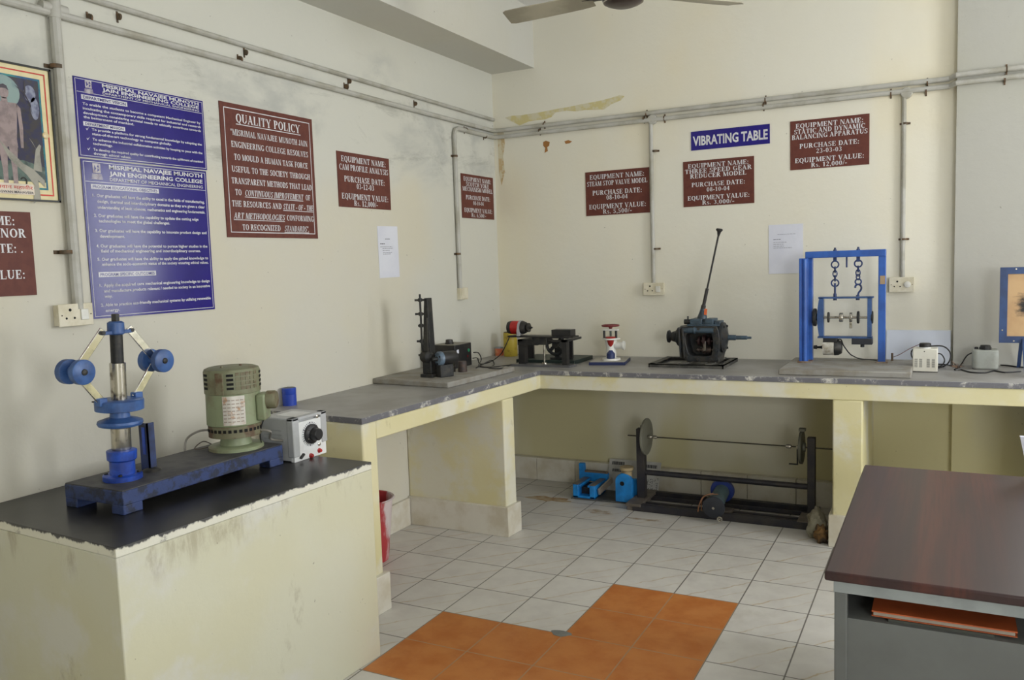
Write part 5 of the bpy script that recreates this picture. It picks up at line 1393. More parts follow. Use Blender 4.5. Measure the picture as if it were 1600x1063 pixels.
x = R_(1329.5, 496).x
b = MB(); b.lathe((x - .007, yC, zsh), (1, 0, 0), [(0, .03), (.014, .03)], 24); b.box((x - .007, yC - .016, R_(1329, 513).z), (x + .007, yC + .016, zsh)); b.build('eccentric_disc', M_STEEL, cr, bevel=0.001)
# hooks of the cradle
p0, p1_ = R_(1304.7, 446), R_(1304.7, 465)
b = MB(); b.cyl((p0.x, yC, p0.z + .012), (p0.x, yC, z1c), .006, n=10); b.lathe((p0.x, yC, z1c - .016), (0, 0, 1), [(0, .011), (.04, .009)], 8); b.build('hook', M_NAVY2, cr)
b = MB(); b.tube([R_(*q) for q in ((1336.2, 450), (1337, 446.5), (1340.5, 444.6), (1344.5, 446), (1346, 450), (1344.5, 454), (1341.5, 458), (1340.2, 464.5))], .0055, 8, 3); p = R_(1340.2, 465); b.lathe((p.x, yC, z1c - .016), (0, 0, 1), [(0, .011), (.03, .009)], 8); b.build('hook', M_NAVY2, cr)
# motor under the cradle
zmm = R_(1297, 543).z
b = MB(); b.lathe((R_(1286.5, 543).x, yC, zmm), (1, 0, 0), [(0, .046), (R_(1304.5, 543).x - R_(1286.5, 543).x, .046)], 28); b.build('motor_body', mat('bare_motor_steel', (206, 204, 194), .35, .1, col2=(164, 156, 140), scale=26), cr)
b = MB(); x0e = R_(1304, 543).x; b.lathe((x0e, yC, zmm), (1, 0, 0), [(0, .047), (.022, .045), (.040, .034), (.042, .02)], 26); b.build('motor_end', M_IRON, cr)
b = MB(); x0e = R_(1271.5, 543).x; b.lathe((x0e, yC, zmm), (1, 0, 0), [(0, .010), (.018, .012), (.02, .006), (.04, .008), (.05, .012), (.052, .034), (.060, .040), (.068, .044)], 26); b.build('motor_shaft_end', M_IRON, cr)
b = MB(); b.box((R_(1287, 530).x, yC - .035, z0c - .028), (R_(1308.5, 530).x, yC + .035, z0c - .004)); b.build('motor_saddle', M_BLACK, cr, bevel=0.003)
b = MB(); p, q = R_(1331.5, 529), R_(1363.5, 538); b.box((p.x, yC - .035, q.z), (q.x, yC + .035, z0c - .004)); bb_ = b.build('black_block', mat('block_black', (40, 42, 50), .45), cr, bevel=0.002)
b = MB(); p = R_(1347.5, 539); b.lathe((p.x, yC, q.z - .018), (0, 0, 1), [(0, .012), (.02, .012)], 6); b.build('nut', M_IRON, bb_)
cable('motor_lead', 'dark lead running down from the small motor under the blue cradle to the plinth', [R_(1309, 531), R_(1314, 531), R_(1318, 540), R_(1326, 551), ay(1332, 556, 1.40), az(1345, 561, PZ + .004), az(1372, 563, PZ + .004)], .0035)
b = MB(); p = az(1394, 564, PZ); b.cyl((p.x, p.y, PZ), (p.x, p.y, PZ + .045), .006, n=8)
tag(b.build('anchor_bolt', M_CLAMP), 'short rusty anchor bolt standing up from the plinth right of the blue frame', 'bolt')

# ------------------------------------------------------------------ white sheet, two variacs, stand
p, q = ay(1385, 520, 1.70), ay(1486.5, 520, 1.70)
zt_s = ay(1384, 516, 1.705).z
b = MB(); b.add([(p.x, 1.672, ZC), (q.x - .003, 1.672, ZC), (q.x - .003, 1.707, zt_s), (p.x, 1.707, zt_s), (p.x, 1.680, ZC), (q.x - .003, 1.680, ZC), (q.x - .003, 1.715, zt_s), (p.x, 1.715, zt_s)], [(0, 1, 2, 3), (7, 6, 5, 4), (0, 4, 5, 1), (1, 5, 6, 2), (2, 6, 7, 3), (3, 7, 4, 0)])
tag(b.build('white_sheet', mat('bluish_white_sheet', (214, 220, 232), .55, col2=(206, 212, 224), scale=2)), 'bluish white rigid sheet leaning on the back wall behind the white variac', 'sheet')
M_VW = mat('white_variac_enamel', (214, 212, 200), .45, col2=(204, 200, 186), scale=6)
c0, c1 = az(1425.5, 581.5, ZC), az(1465, 582, ZC)
wv = thing('variac', 'white variac box with four groups of louvres and black top knob', 'variac', ((c0.x + c1.x) / 2, c0.y + .06, ZC))
zv = ay(1445, 545.5, c0.y).z
b = MB(); b.box((c0.x, c0.y, ZC + .002), (c1.x, c0.y + .125, zv)); case = b.build('case', M_VW, wv, bevel=0.005)
b = MB(); b.box((c0.x - .001, c0.y - .0015, ZC), (c1.x + .001, c0.y + .126, ZC + .004)); b.build('base_rim', M_BLACK, wv)
wd = c1.x - c0.x
for f in (.085, .27, .57, .77):
    b = MB()
    for k in range(9):
        z = ZC + .028 + k * (zv - ZC) * .042; b.box((c0.x + wd * f, c0.y - .0012, z), (c0.x + wd * (f + .12), c0.y + .001, z + .0025))
    b.build('louvre_grille', mat('louvre_grey', (112, 112, 106), .6), case)
b = MB(); b.lathe((c0.x + wd * .47, c0.y - .001, zv - .014), (0, 1, 0), [(0, .003), (.003, .003)], 10); b.build('screw', M_IRON, case)
kx = c0.x + wd * .49
b = MB(); b.lathe((kx, c0.y + .055, zv), (0, 0, 1), [(0, .029), (.006, .029), (.007, .024)], 28); b.build('dial_plate', M_PANEL, wv)
b = MB(); b.lathe((kx, c0.y + .055, zv + .005), (0, 0, 1), [(0, .030), (.018, .030), (.022, .026)] , 12); b.build('knob', M_BLACK, wv)
c0, c1 = az(1519, 578, ZC), az(1560.5, 578.5, ZC)
gv = thing('variac', 'dusty rounded grey variac with black top knob, left of the board on a stand', 'variac', ((c0.x + c1.x) / 2, c0.y + .07, ZC))
zv = ay(1540, 548, c0.y).z
M_VG = mat('dusty_grey_variac', (168, 172, 166), .6, col2=(150, 152, 144), scale=8)
b = MB(); pts = []
wd = c1.x - c0.x; yc0 = c0.y + .004
for (cx_, cy_, a0_) in ((c1.x - .028, yc0 + .028, -90), (c1.x - .028, yc0 + .11, 0), (c0.x + .028, yc0 + .11, 90), (c0.x + .028, yc0 + .028, 180)):
    for k in range(5):
        t = math.radians(a0_ + k * 22.5); pts.append((cx_ + .028 * math.cos(t), cy_ + .028 * math.sin(t)))
b.prism(pts, ZC + .004, zv); case = b.build('case', M_VG, gv, bevel=0.006)
b = MB(); b.prism([(x * .97 + (c0.x + c1.x) / 2 * .03, y * .97 + (yc0 + .07) * .03) for x, y in pts], ZC, ZC + .006); b.build('base', mat('dusty_dark_base', (104, 104, 98), .7), gv)
b = MB(); b.prism([(x * 1.012 - (c0.x + c1.x) / 2 * .012, y * 1.012 - (yc0 + .07) * .012) for x, y in pts], (ZC + zv) / 2 + .004, (ZC + zv) / 2 + .008); b.build('seam_band', M_VG, case)
b = MB(); b.lathe((c0.x + wd * .5, yc0 + .06, zv), (0, 0, 1), [(0, .030), (.012, .030), (.013, .027), (.020, .026), (.024, .022)], 14); b.build('knob', M_BLACK, gv)
b = MB(); b.lathe((c0.x + wd * .16, yc0 + .07, zv), (0, 0, 1), [(0, .010), (.010, .009), (.012, .006)], 12); b.build('terminal', M_IRON, gv)
gq = lambda x, y, h=.004: az(x, y, ZC + h)
cable('power_cable', 'thick dark cable arching to the right from the white variac', [ay(1455, 541, 1.36), ay(1472, 541, 1.37), ay(1482, 547, 1.38), ay(1485.5, 556, 1.39), ay(1482, 567, 1.39), gq(1474, 573), gq(1466, 575)], .004)
cable('power_cable', 'short dark cable curving from the right side of the white variac', [ay(1465.5, 552.5, 1.36), ay(1471, 554, 1.36), ay(1475.5, 561, 1.37), ay(1475, 567, 1.37), gq(1470, 572), gq(1464, 573)], .0035)
cable('thin_wire', 'thin reddish wire from the blue frame to the top of the white variac', [ay(1436, 538.5, 1.36), ay(1428, 542, 1.38), ay(1418, 547, 1.40), ay(1406, 554, 1.42), az(1395, 558.5, PZ + .004)], .0018, mat('reddish_wire', (150, 104, 104), .5))
cable('power_cable', 'short dark cable looping at the left side of the white variac', [ay(1426, 546, 1.36), ay(1423.8, 551, 1.37), ay(1424.5, 557, 1.37), ay(1427, 561, 1.36)], .003)
cable('power_cable', 'dark cable from the left side of the grey variac down to the frayed end', [ay(1519, 551.5, 1.55), ay(1512, 555, 1.55), ay(1507, 561, 1.54), gq(1503, 568, .01), gq(1499, 573)], .0035)
cable('power_cable', 'dark cable lying across the worktop in front of the grey variac', [gq(1503, 578), gq(1518, 582), gq(1540, 582.5), gq(1553, 579.5), gq(1570, 582), gq(1595, 580.5)], .004)
cable('power_cable', 'dark cable running along the wall behind the grey variac', [gq(1562, 570.5), gq(1576, 571.5), gq(1590, 573.5), gq(1612, 575)], .004)
cable('power_cable', 'dark cable between the white variac and the frayed end', [gq(1466, 569), gq(1478, 570), gq(1489, 572)], .003)
fw = thing('frayed_cable_end', 'frayed bundle of bare wires on the worktop between the two variacs', 'cable end', tuple(gq(1496, 578, 0)))
b = MB(); rnd = random.Random(12); o = gq(1496, 577, .006)
for k in range(22):
    d = Vector((rnd.uniform(-1, 1), rnd.uniform(-1, .6), rnd.uniform(0, 1.3))) * .035
    b.tube([o, o + d * .5 + Vector((0, 0, .006)), o + d], .0011, 5, 2)
b.build('bare_wires', mat('bare_wire', (150, 118, 96), .5, .3, col2=(70, 60, 54), scale=60), fw)
b = MB(); b.lathe(o + Vector((-.012, -.01, -.006)), (.7, .5, .2), [(0, .009), (.03, .012), (.034, .007)], 10); b.build('plug_stub', M_BLACK, fw)

# board on a stand, cut by the right edge
yS = 1.40
st = thing('framed_board', 'tan board in a blue frame on a blue stand, cut by the right picture edge', 'board', (1.86, 1.42, ZC))
e0 = ay(1562, 477, yS); zt_, zb_ = ay(1570, 418, yS).z, ay(1570, 536, yS).z
bx0 = e0.x; bx1_ = 2.02
M_SB = mat('stand_blue', (44, 72, 120), .4, col2=(38, 58, 98), scale=8)
fw_ = .036
b = MB(); b.box((bx0, yS, zb_), (bx1_, yS + .018, zb_ + fw_)); b.box((bx0, yS, zt_ - fw_), (bx1_, yS + .018, zt_)); b.box((bx0, yS, zb_ + fw_), (bx0 + fw_, yS + .018, zt_ - fw_)); b.box((bx1_ - fw_, yS, zb_ + fw_), (bx1_, yS + .018, zt_ - fw_)); fr = b.build('frame', M_SB, st, auto=0)
for px, py in ((1588, 420.5), (1566, 516), (1584, 533)):
    c = ay(px, py, yS); b = MB(); b.lathe((c.x, yS + .001, c.z), (0, -1, 0), [(0, .005), (.003, .004)], 8); b.build('rivet', M_STEEL, fr)
def tan_mat():
    m, nt, bs = newmat('tan_board_with_smudge')
    tc = nt.nodes.new('ShaderNodeTexCoord'); mp = nt.nodes.new('ShaderNodeMapping'); nt.links.new(tc.outputs['Object'], mp.inputs[0])
    c = ay(1606, 478, yS)
    mp.inputs['Location'].default_value = (-(c.x - 1.86), 0, -(c.z - ZC))
    ln = nt.nodes.new('ShaderNodeVectorMath'); ln.operation = 'LENGTH'; nt.links.new(mp.outputs[0], ln.inputs[0])
    d = math_(nt, 'ADD', ln.outputs['Value'], math_(nt, 'MULTIPLY', math_(nt, 'SUBTRACT', noise(nt, 26, 6, .7, stretch=(.5, 1, 1.3)), .5), .16))
    f = math_(nt, 'SUBTRACT', 1.0, ramp(nt, d, .02, .075))
    base = mixc(nt, ramp(nt, noise(nt, 6, 4), .4, .7), lin((198, 164, 120)), lin((184, 148, 106)))
    nt.links.new(mixc(nt, f, base, lin((34, 32, 32))), bs.inputs['Base Color']); bs.inputs['Roughness'].default_value = .5
    return m
b = MB(); b.box((bx0 + fw_ - .002, yS + .006, zb_ + fw_ - .002), (bx1_ - fw_ + .002, yS + .014, zt_ - fw_ + .002)); b.build('tan_panel', tan_mat(), st, auto=0)
zk = zb_
c1 = az(1591, 574, ZC); c2 = az(1601, 590, ZC)
for dx_ in (0, .20):
    b = MB(); b.bar((c1.x + dx_, c1.y - .02, ZC + .004), (c1.x + dx_, yS + .03, zk + .02), .018, .01, up=(0, 1, 0)); b.build('leg', M_SB, st)
    b = MB(); b.bar((c2.x + .012 + dx_, c2.y + .015, ZC + .004), (c2.x + .012 + dx_, yS, zk + .02), .026, .012, up=(0, 1, 0)); b.build('leg', M_SB, st)

# ================================================================== UNDER THE COUNTER
M_DKB = mat('dark_frame_paint', (40, 40, 50), .5, col2=(58, 54, 54), scale=8)
M_DUST = mat('dusty_steel_plate', (120, 112, 104), .6, col2=(96, 88, 80), scale=8)
wr = thing('whirling_shaft_rig', 'long dark rig with thin shaft and two discs, on floor under the counter', 'test rig', (.2, 1.35, 0))
fx0, fx1 = -.345, .772
b = MB(); b.box((fx0 + .03, 1.185, 0), (fx1, 1.225, .045)); b.box((fx0, 1.50, 0), (fx1, 1.54, .045)); b.box((fx0 + .08, 1.285, .005), (fx1 - .04, 1.31, .035)); b.box((fx0 + .06, 1.44, .005), (fx1 - .04, 1.455, .03))
b.box((fx1 - .05, 1.19, .0), (fx1, 1.54, .044))
b.build('base_frame', M_DKB, wr, bevel=0.002)
b = MB(); b.box((fx0 - .015, 1.18, .028), (fx0 + .085, 1.545, .046)); b.box((fx0 - .01, 1.19, 0), (fx0 + .07, 1.535, .028)); b.build('end_plate', M_DUST, wr, bevel=0.003)
b = MB(); b.box((fx1 - .085, 1.18, .0442), (fx1 + .005, 1.36, .05)); b.build('end_plate', M_DUST, wr, bevel=0.002)
b = MB(); b.box((-.332, 1.33, .046), (-.28, 1.382, .500)); b.box((-.306, 1.34, .49), (-.286, 1.37, .522)); b.build('post', M_DKB, wr, bevel=0.002)
b = MB(); b.box((.724, 1.33, .05), (.768, 1.375, .512)); b.build('post', M_DKB, wr, bevel=0.002)
b = MB(); b.cyl((-.29, 1.356, .212), (.735, 1.352, .212), .0175, n=16); b.build('tie_bar', M_DKB, wr)
zs = .449
b = MB(); b.cyl((-.395, 1.352, zs), (.87, 1.352, zs), .0042, n=8); b.build('whirling_shaft', mat('thin_dark_shaft', (76, 72, 62), .4, .5), wr)
b = MB(); b.lathe((-.276, 1.352, zs), (1, 0, 0), [(0, .117), (.002, .119), (.012, .119), (.014, .117)], 44); b.build('disc', mat('grey_painted_disc', (124, 124, 112), .5, col2=(108, 106, 94), scale=6), wr)
b = MB(); b.lathe((.682, 1.352, zs), (1, 0, 0), [(0, .098), (.002, .10), (.014, .10), (.016, .097), (.017, .03), (.03, .026)], 40); b.box((.676, 1.33, zs + .098), (.712, 1.375, zs + .113)); b.build('disc', mat('dark_grey_disc', (96, 96, 84), .5, .2), wr)
for x, r in ((-.262, .013), (-.23, .010), (.60, .013), (.66, .010)):
    b = MB(); b.lathe((x, 1.352, zs), (1, 0, 0), [(0, r * .7), (.006, r), (.026, r), (.032, r * .7)], 16); b.build('collar', M_STEEL, wr)
b = MB(); b.cyl((.668, 1.335, zs - .01), (.668, 1.335, .345), .0045, n=8); b.cyl((.672, 1.335, .347), (.62, 1.335, .347), .0045, n=8); b.build('crank', M_IRON, wr)
dA, dB = Vector((.223, 1.10, .100)), Vector((.211, 1.40, .136))
dd = (dB - dA).normalized()
b = MB(); b.lathe(dA, dd, [(0, .060), (.003, .066), (.014, .067), (.016, .062)], 36); fc = b.build('motor_front', mat('dark_motor_cover', (46, 50, 60), .5), wr)
b = MB(); b.lathe(dA - dd * .008, dd, [(0, .008), (.01, .009)], 12); b.build('motor_axle', M_STEEL, fc)
b = MB(); b.lathe(dA + dd * .014, dd, [(0, .050), (.05, .052), (.055, .048), (.26, .046)], 32); b.build('motor_body', mat('grey_teal_motor', (86, 108, 112), .45, col2=(74, 88, 92), scale=10), wr)
b = MB(); b.lathe(dA + dd * .262, dd, [(0, .055), (.003, .072), (.028, .074), (.032, .068)], 36); b.build('motor_flange', mat('deep_blue_flange', (40, 62, 140), .45), wr)
b = MB(); c = ay(1124.5, 811.5, 1.092); b.torus(c, dd, .013, .005, 18, 8); b.lathe(c - dd * .004, dd, [(0, .006), (.02, .006)], 10); b.build('pulley', M_STEEL, wr)
b = MB(); b.tube([dA + dd * .10 + Vector((-.02, 0, .047)), dA + dd * .06 + Vector((-.07, 0, .04)), dA + dd * .02 + Vector((-.09, 0, 0)), dA + dd * .03 + Vector((-.10, 0, -.045))], .004, 6, 4); b.tube([dA + dd * .09 + Vector((.01, 0, .05)), dA + dd * .06 + Vector((-.05, 0, .05)), dA + dd * .05 + Vector((-.08, 0, .02)), dA + dd * .06 + Vector((-.085, 0, -.05))], .003, 6, 4)
b.build('motor_wires', mat('orange_brown_wire', (150, 104, 72), .5), wr)
b = MB(); b.box((.14, 1.21, .035), (.30, 1.30, .052)); b.build('motor_mount', M_DUST, wr, bevel=0.002)

# blue clamping fixture
vb = thing('clamping_fixture', 'light blue fixture on a dark base plate, on floor beside the shaft rig', 'fixture', (-.59, 1.42, 0))
M_LB = M_SKY
b = MB(); b.prism([(-.785, 1.29), (-.405, 1.31), (-.40, 1.56), (-.78, 1.55)], 0, .010); b.build('base_plate', mat('dark_base_plate', (86, 88, 88), .55, col2=(66, 66, 66), scale=8), vb, bevel=0.002)
b = MB()
yv0, yv1 = 1.30, 1.50
b.box((-.775, yv0, .010), (-.735, yv1, .10)); b.box((-.655, yv0, .010), (-.615, yv1, .10)); b.box((-.775, yv0, .010), (-.615, yv1, .026)); b.box((-.735, yv0 + .002, .085), (-.72, yv1, .10)); b.box((-.67, yv0 + .002, .085), (-.655, yv1, .10))
b.build('channel_bed', M_LB, vb, bevel=0.004)
b = MB(); b.box((-.735, yv0 + .06, .026), (-.655, yv1, .07)); b.build('bed_core', M_BLACK, vb)
b = MB(); b.box((-.775, yv0, .1002), (-.735, yv1, .104)); b.box((-.655, yv0, .1002), (-.615, yv1, .104)); b.build('slide_way', mat('dull_slide_steel', (124, 118, 116), .4, .4), vb)
b = MB()
b.extrude([(-.812, 1.50, .03), (-.812, 1.50, .195), (-.775, 1.50, .195), (-.77, 1.50, .135), (-.60, 1.50, .135), (-.60, 1.50, .075), (-.775, 1.50, .075), (-.775, 1.50, .03)], (0, .035, 0)); b.build('arm', M_LB, vb, bevel=0.003)
b = MB(); b.box((-.77, 1.505, .1352), (-.605, 1.53, .147)); b.build('arm_top', mat('brown_dusty_top', (110, 96, 84), .7), vb)
b = MB(); b.bar((-.60, 1.33, .055), (-.57, 1.50, .10), .012, .04); b.build('steel_strip', mat('pale_steel_strip', (178, 168, 156), .4, .3), vb)
b = MB(); cxp, zc_ = -.415, .145; w2 = .058; pts = [(cxp - w2, 1.305, .012), (cxp + w2, 1.305, .012), (cxp + w2, 1.305, zc_)]
for k in range(1, 12):
    t = PI * k / 12; pts.append((cxp + w2 * math.cos(t), 1.305, zc_ + w2 * math.sin(t)))
pts.append((cxp - w2, 1.305, zc_)); b.extrude(pts, (0, .03, 0)); ep = b.build('end_bracket', M_LB, vb, bevel=0.003)
b = MB(); b.lathe((cxp - .01, 1.3045, .135), (0, 1, 0), [(0, .015), (.001, .015)], 16); b.build('bore', M_HOLE, ep)
b = MB(); b.box((cxp - w2, 1.38, .012), (cxp + w2 + .01, 1.41, .15)); b.build('end_bracket', M_LB, vb, bevel=0.004)
b = MB(); b.lathe((cxp + .01, 1.345, .012), (0, 0, 1), [(0, .036), (.20, .036), (.21, .046), (.228, .046)], 24); b.build('tan_core', mat('tan_core_block', (176, 158, 122), .6, col2=(140, 122, 94), scale=10), vb)
# small white plate leaning at the skirting
p_ = [ay(950, 727, 1.6), ay(1029, 726, 1.6), ay(1029, 763, 1.6)]
sg = MB(); xw0, xw1 = -.640, -.268
zz0, zz1 = .012, .206
sg.add([(xw0, 1.560, 0), (xw1, 1.560, 0), (xw1, 1.655, zz1), (xw0, 1.655, zz1), (xw0, 1.566, 0), (xw1, 1.566, 0), (xw1, 1.661, zz1), (xw0, 1.661, zz1)], [(3, 2, 1, 0), (4, 5, 6, 7), (0, 1, 5, 4), (1, 2, 6, 5), (2, 3, 7, 6), (3, 0, 4, 7)])
so_ = tag(sg.build('white_plate', mat('dull_white_plate', (196, 196, 192), .5, col2=(180, 178, 172), scale=10)), 'white printed plate leaning at the skirting behind the blue fixture', 'sign')
def plate_pt(u, v):
    return Vector((xw0 + (xw1 - xw0) * u, 1.560 + .095 * v - .0012, zz1 * v))
mb = MB(); rnd = random.Random(9)
for u0, u1, v, hh in ((.06, .30, .88, .10), (.08, .36, .66, .09), (.72, .93, .86, .10), (.76, .94, .68, .11), (.80, .84, .10, .06), (.88, .92, .12, .06)):
    u = u0
    while u < u1 - .005:
        l = rnd.uniform(.014, .03); mb.add([plate_pt(u, v - hh / 2), plate_pt(min(u + l, u1), v - hh / 2), plate_pt(min(u + l, u1), v + hh / 2), plate_pt(u, v + hh / 2)], [(0, 1, 2, 3)]); u += l + .007
for k in range(70):
    u, v = rnd.uniform(.74, .97), rnd.uniform(.16, .5); mb.add([plate_pt(u, v), plate_pt(u + .012, v), plate_pt(u + .012, v + .02), plate_pt(u, v + .02)], [(0, 1, 2, 3)])
mb.build('printed_text', mat('worn_black_print', (70, 70, 74), .6), so_, auto=0, fix=False)

# crumpled rags by the pillar
def rag(c, size, m, label, seed):
    bm_ = bmesh.new(); bmesh.ops.create_icosphere(bm_, subdivisions=4, radius=1.0)
    rnd = random.Random(seed); ws = [(Vector((rnd.uniform(-1, 1), rnd.uniform(-1, 1), rnd.uniform(-1, 1))).normalized(), rnd.uniform(3, 9), rnd.uniform(0, 6), rnd.uniform(.03, .085)) for _ in range(12)]
    for v in bm_.verts:
        n = v.co.normalized(); k = 1 + sum(a * math.sin(f * n.dot(d) + p) for d, f, p, a in ws)
        k += .06 * math.sin(13 * n.x + 5 * math.sin(6 * n.z + 3 * n.y) + 4 * n.y)
        q = n * k; v.co = Vector((q.x * size[0], q.y * size[1], max(q.z * size[2] + size[2] * .75, .001)))
    me = bpy.data.meshes.new('rag'); bm_.to_mesh(me); bm_.free(); me.materials.append(m); me.shade_smooth()
    o = bpy.data.objects.new('rag', me); COL.objects.link(o); o.location = c
    return tag(o, label, 'rag')
rag((.815, 1.075, 0), (.052, .06, .085), mat('pale_rag', (150, 146, 128), .9, col2=(104, 96, 78), scale=14), 'pale crumpled rag at the right end of the shaft rig', 2)
rag((.845, 1.00, 0), (.034, .035, .055), mat('brown_rag', (128, 96, 54), .9, col2=(60, 48, 36), scale=18, lo=.35, hi=.6), 'small brown crumpled rag against the right counter pillar', 5)

# red stained bucket between pedestal and counter
bc = az(561, 884, 0); bc = Vector((bc.x, bc.y + .10, 0))
def stain_mat():
    m, nt, bs = newmat('red_stained_plastic')
    tc = nt.nodes.new('ShaderNodeTexCoord'); dt = nt.nodes.new('ShaderNodeVectorMath'); dt.operation = 'DOT_PRODUCT'
    nt.links.new(tc.outputs['Object'], dt.inputs[0]); dt.inputs[1].default_value = (.888, .459, 0)
    d = math_(nt, 'ADD', math_(nt, 'SUBTRACT', dt.outputs['Value'], bc.x * .888 + bc.y * .459), math_(nt, 'MULTIPLY', math_(nt, 'SUBTRACT', noise(nt, 12, 6, .65, stretch=(1, 1, .4)), .5), .09))
    f = ramp(nt, d, .094, .112)
    nt.links.new(mixc(nt, f, lin((170, 52, 58)), lin((206, 192, 192))), bs.inputs['Base Color']); bs.inputs['Roughness'].default_value = .45
    return m
b = MB(); b.lathe(bc, (0, 0, 1), [(0, .098), (.004, .102), (.32, .135), (.345, .137), (.350, .144), (.345, .150), (.340, .144), (.346, .1335), (.32, .130), (.012, .097), (.012, 0.001)], 40, cap=True)
tag(b.build('bucket', stain_mat(), fix=False), 'white plastic bucket stained red, standing between the pedestal and the counter', 'bucket')

# ================================================================== DESK
dz_ = 0.76
D0, D1 = az(1349, 726, dz_), az(1290.5, 893, dz_)
dx0, dy1, dy0 = (D0.x + D1.x) / 2, D0.y, D1.y
dx1 = dx0 + .78
def veneer():
    m, nt, bs = newmat('dark_mahogany_laminate')
    f1 = noise(nt, 3.2, 3, .5, stretch=(2.6, .12, 1)); f2 = noise(nt, 34, 5, .6, stretch=(3, .09, 1))
    c = mixc(nt, ramp(nt, f1, .40, .62), lin((82, 44, 37)), lin((55, 37, 37)))
    c = mixc(nt, math_(nt, 'MULTIPLY', ramp(nt, f2, .42, .66), .5), c, lin((50, 30, 30)))
    nt.links.new(c, bs.inputs['Base Color']); bs.inputs['Roughness'].default_value = .34; bs.inputs['Specular IOR Level'].default_value = .5
    return m
dk = thing('desk', 'grey steel desk with dark mahogany laminate top at lower right', 'desk', ((dx0 + dx1) / 2, (dy0 + dy1) / 2, 0))
M_DS = mat('grey_steel_desk', (104, 107, 105), .5, col2=(97, 99, 97), scale=3)
M_DSD = mat('grey_steel_inside', (112, 114, 110), .5)
b = MB(); b.box((dx0, dy0, dz_ - .026), (dx1, dy1, dz_)); b.build('desktop', veneer(), dk, bevel=0.006, seg=3)
i0, j0 = dx0 + .022, dy0 + .026
tz = dz_ - .026
yp = j0
zr = ay(1400, 932, yp).z
rail_b = ay(1330, 924, yp).z; pan_t = ay(1330, 957, yp).z
b = MB(); e = .0015; b.box((i0 - e, j0 - e, tz - .036), (dx1 - .022 + e, j0 + .022, tz)); b.box((i0 - e, dy1 - .048, tz - .036), (dx1 - .022 + e, dy1 - .026 + e, tz)); b.box((i0 - e, j0 + .022, tz - .036), (i0 + .022, dy1 - .048, tz)); b.box((dx1 - .044, j0 + .022, tz - .036), (dx1 - .022 + e, dy1 - .048, tz)); b.build('top_rail', mat('pale_grey_rail', (150, 156, 156), .45), dk)
for x in (i0, dx1 - .054):
    for y in (j0, dy1 - .058):
        b = MB(); b.box((x, y, 0), (x + .032, y + .032, tz - .036)); b.build('leg', M_DS, dk, bevel=0.003)
zp_ = tz - .105
b = MB(); b.box((i0 + .03, j0 + .006, .08), (dx1 - .05, j0 + .012, zp_)); b.build('end_panel', M_DS, dk)
b = MB(); b.box((i0 + .004, j0 + .03, .08), (i0 + .010, dy1 - .056, tz - .03)); b.build('side_panel', M_DS, dk)
b = MB(); b.box((i0 + .01, j0 + .012, zp_ - .006), (dx1 - .05, dy1 - .05, zp_)); b.build('shelf', M_DSD, dk)
b = MB(); b.box((i0 + .01, j0 + .35, zp_), (dx1 - .05, j0 + .356, tz - .004)); b.build('inner_back', M_DSD, dk)
# file lying on the shelf of the desk
fp = ay(1362, 930, j0 + .02); zf_ = zp_ + .004
fx0_ = fp.x
fo = thing('file', 'orange edged paper file lying on the shelf under the desktop', 'file', (fx0_ + .1, j0 + .12, zp_))
b = MB(); b.box((fx0_ + .004, j0 + .026, zp_ + .0105), (fx0_ + .325, j0 + .26, zp_ + .020)); b.build('pages', mat('grey_pages', (160, 152, 140), .7), fo)
b = MB(); b.box((fx0_, j0 + .022, zp_ + .020), (fx0_ + .33, j0 + .265, zp_ + .0235)); b.build('cover', mat('orange_card', (186, 92, 48), .5), fo)
b = MB(); b.box((fx0_, j0 + .022, zp_ + .0085), (fx0_ + .33, j0 + .265, zp_ + .0105)); b.build('cover', mat('orange_card', (186, 92, 48), .5), fo)
b = MB(); b.box((fx0_ + .04, j0 + .018, zp_ + .0005), (fx0_ + .28, j0 + .25, zp_ + .008))
tag(b.build('notebook', mat('dark_notebook', (70, 72, 66), .6)), 'thin dark notebook under the orange file in the desk', 'notebook')
# pale folder at the right picture edge
q = ay(1594, 683, -.32)
b = MB(); b.add([(q.x, -.32, q.z), (q.x + .22, -.32, q.z - .005), (q.x + .22, -.295, q.z), (q.x, -.295, q.z), (q.x + .03, -.32, dz_), (q.x + .22, -.32, dz_), (q.x + .22, -.295, dz_), (q.x + .03, -.295, dz_)], [(0, 1, 2, 3), (4, 7, 6, 5), (0, 4, 5, 1), (1, 5, 6, 2), (2, 6, 7, 3), (3, 7, 4, 0)])
tag(b.build('white_file', M_PAPER), 'white file standing on the desk at the right picture edge', 'file')

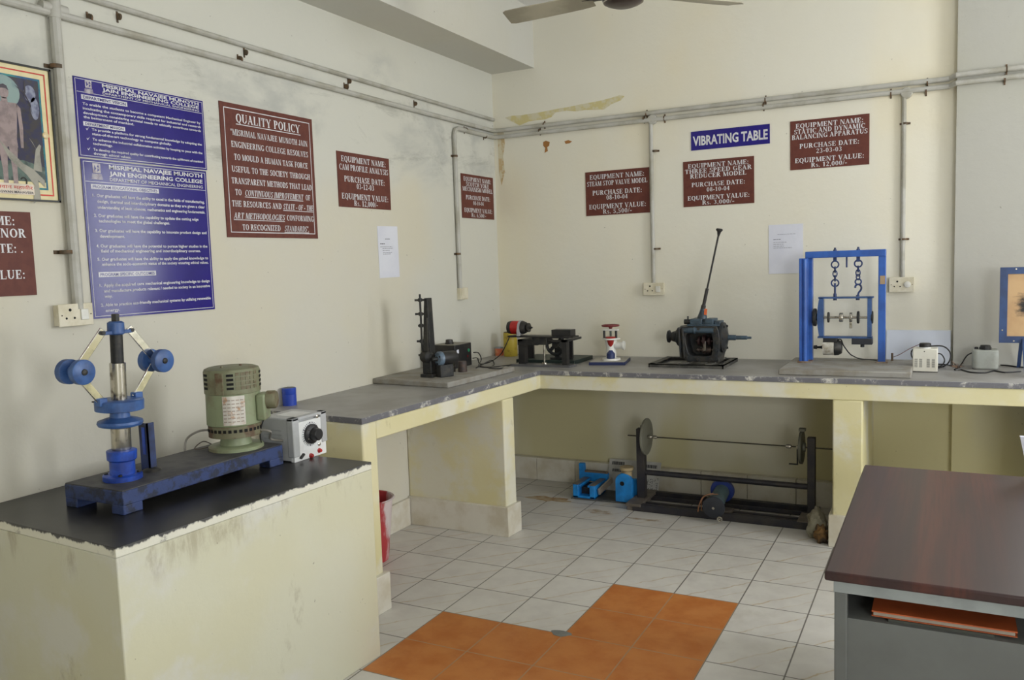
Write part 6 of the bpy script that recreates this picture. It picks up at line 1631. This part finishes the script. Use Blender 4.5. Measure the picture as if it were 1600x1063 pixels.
# ================================================================== CEILING FAN
fz = 2.79
fc_ = ay(974, 6, .10); fx, fy = fc_.x, .10
fz = fc_.z + .03
fan = thing('ceiling_fan', 'dark hubbed ceiling fan with long pale-edged blades, at the top edge', 'ceiling fan', (fx, fy, CZ))
b = MB(); b.lathe((fx, fy, fz), (0, 0, 1), [(-.042, .0), (-.040, .055), (-.030, .082), (-.012, .098), (.0, .102), (.045, .100), (.06, .085), (.075, .04)], 40); hub = b.build('motor_housing', mat('dark_brown_fan', (62, 50, 46), .3, col2=(54, 44, 42), scale=4), fan)
b = MB(); b.torus((fx, fy, fz - .020), (0, 0, 1), .092, .004, 40, 6); b.build('chrome_ring', M_STEEL, hub)
b = MB(); b.cyl((fx, fy, fz + .06), (fx, fy, CZ - .06), .012, n=14); b.lathe((fx, fy, fz + .07), (0, 0, 1), [(0, .04), (.05, .03), (.06, .013)], 20); b.build('down_rod', M_WHITE, fan)
b = MB(); b.lathe((fx, fy, CZ - .07), (0, 0, 1), [(0, .02), (.02, .05), (.068, .055)], 20); b.build('canopy', M_WHITE, fan)
tl_ = az(800, 28, fz - .01); a0_ = math.atan2(tl_.y - fy, tl_.x - fx)
M_BLADE = mat('cream_fan_blade', (176, 170, 150), .4, col2=(150, 144, 126), scale=3)
M_BLD = mat('dark_fan_arm', (54, 46, 44), .4)
tr_ = az(1165, 5, fz); a1_ = math.atan2(tr_.y - fy, tr_.x - fx)
for k in range(3):
    a_ = a0_ + (0, a1_ - a0_, (a1_ - a0_) / 2)[k]
    d = Vector((math.cos(a_), math.sin(a_), 0)); s = Vector((-d.y, d.x, 0))
    b = MB(); vs = []
    prof = [(.15, .045), (.22, .058), (.35, .064), (.50, .068), (.58, .066), (.60, .050)]
    for zt__ in (0, .004):
        for l, w in prof:
            for q in (-1, 1):
                vs.append(Vector((fx, fy, fz)) + d * l + s * (q * w) + Vector((0, 0, .012 + q * .013 - .02 * (l / .6) + zt__)))
    n = len(prof); fs = []
    for i in range(n - 1):
        fs.append((2 * i, 2 * i + 1, 2 * i + 3, 2 * i + 2)); o = 2 * n; fs.append((o + 2 * i, o + 2 * i + 2, o + 2 * i + 3, o + 2 * i + 1))
        for q in (0, 1):
            fs.append((2 * i + q, 2 * i + 2 + q, o + 2 * i + 2 + q, o + 2 * i + q))
    fs += [(0, 1, 2 * n + 1, 2 * n), (2 * n - 2, 2 * n - 1, 4 * n - 1, 4 * n - 2)]
    b.add(vs, fs); bl = b.build('blade', M_BLADE, fan)
    b = MB(); c = Vector((fx, fy, fz + .010)); b.bar(c + d * .085, c + d * .20, .035, .006); b.build('blade_arm', M_BLD, bl)
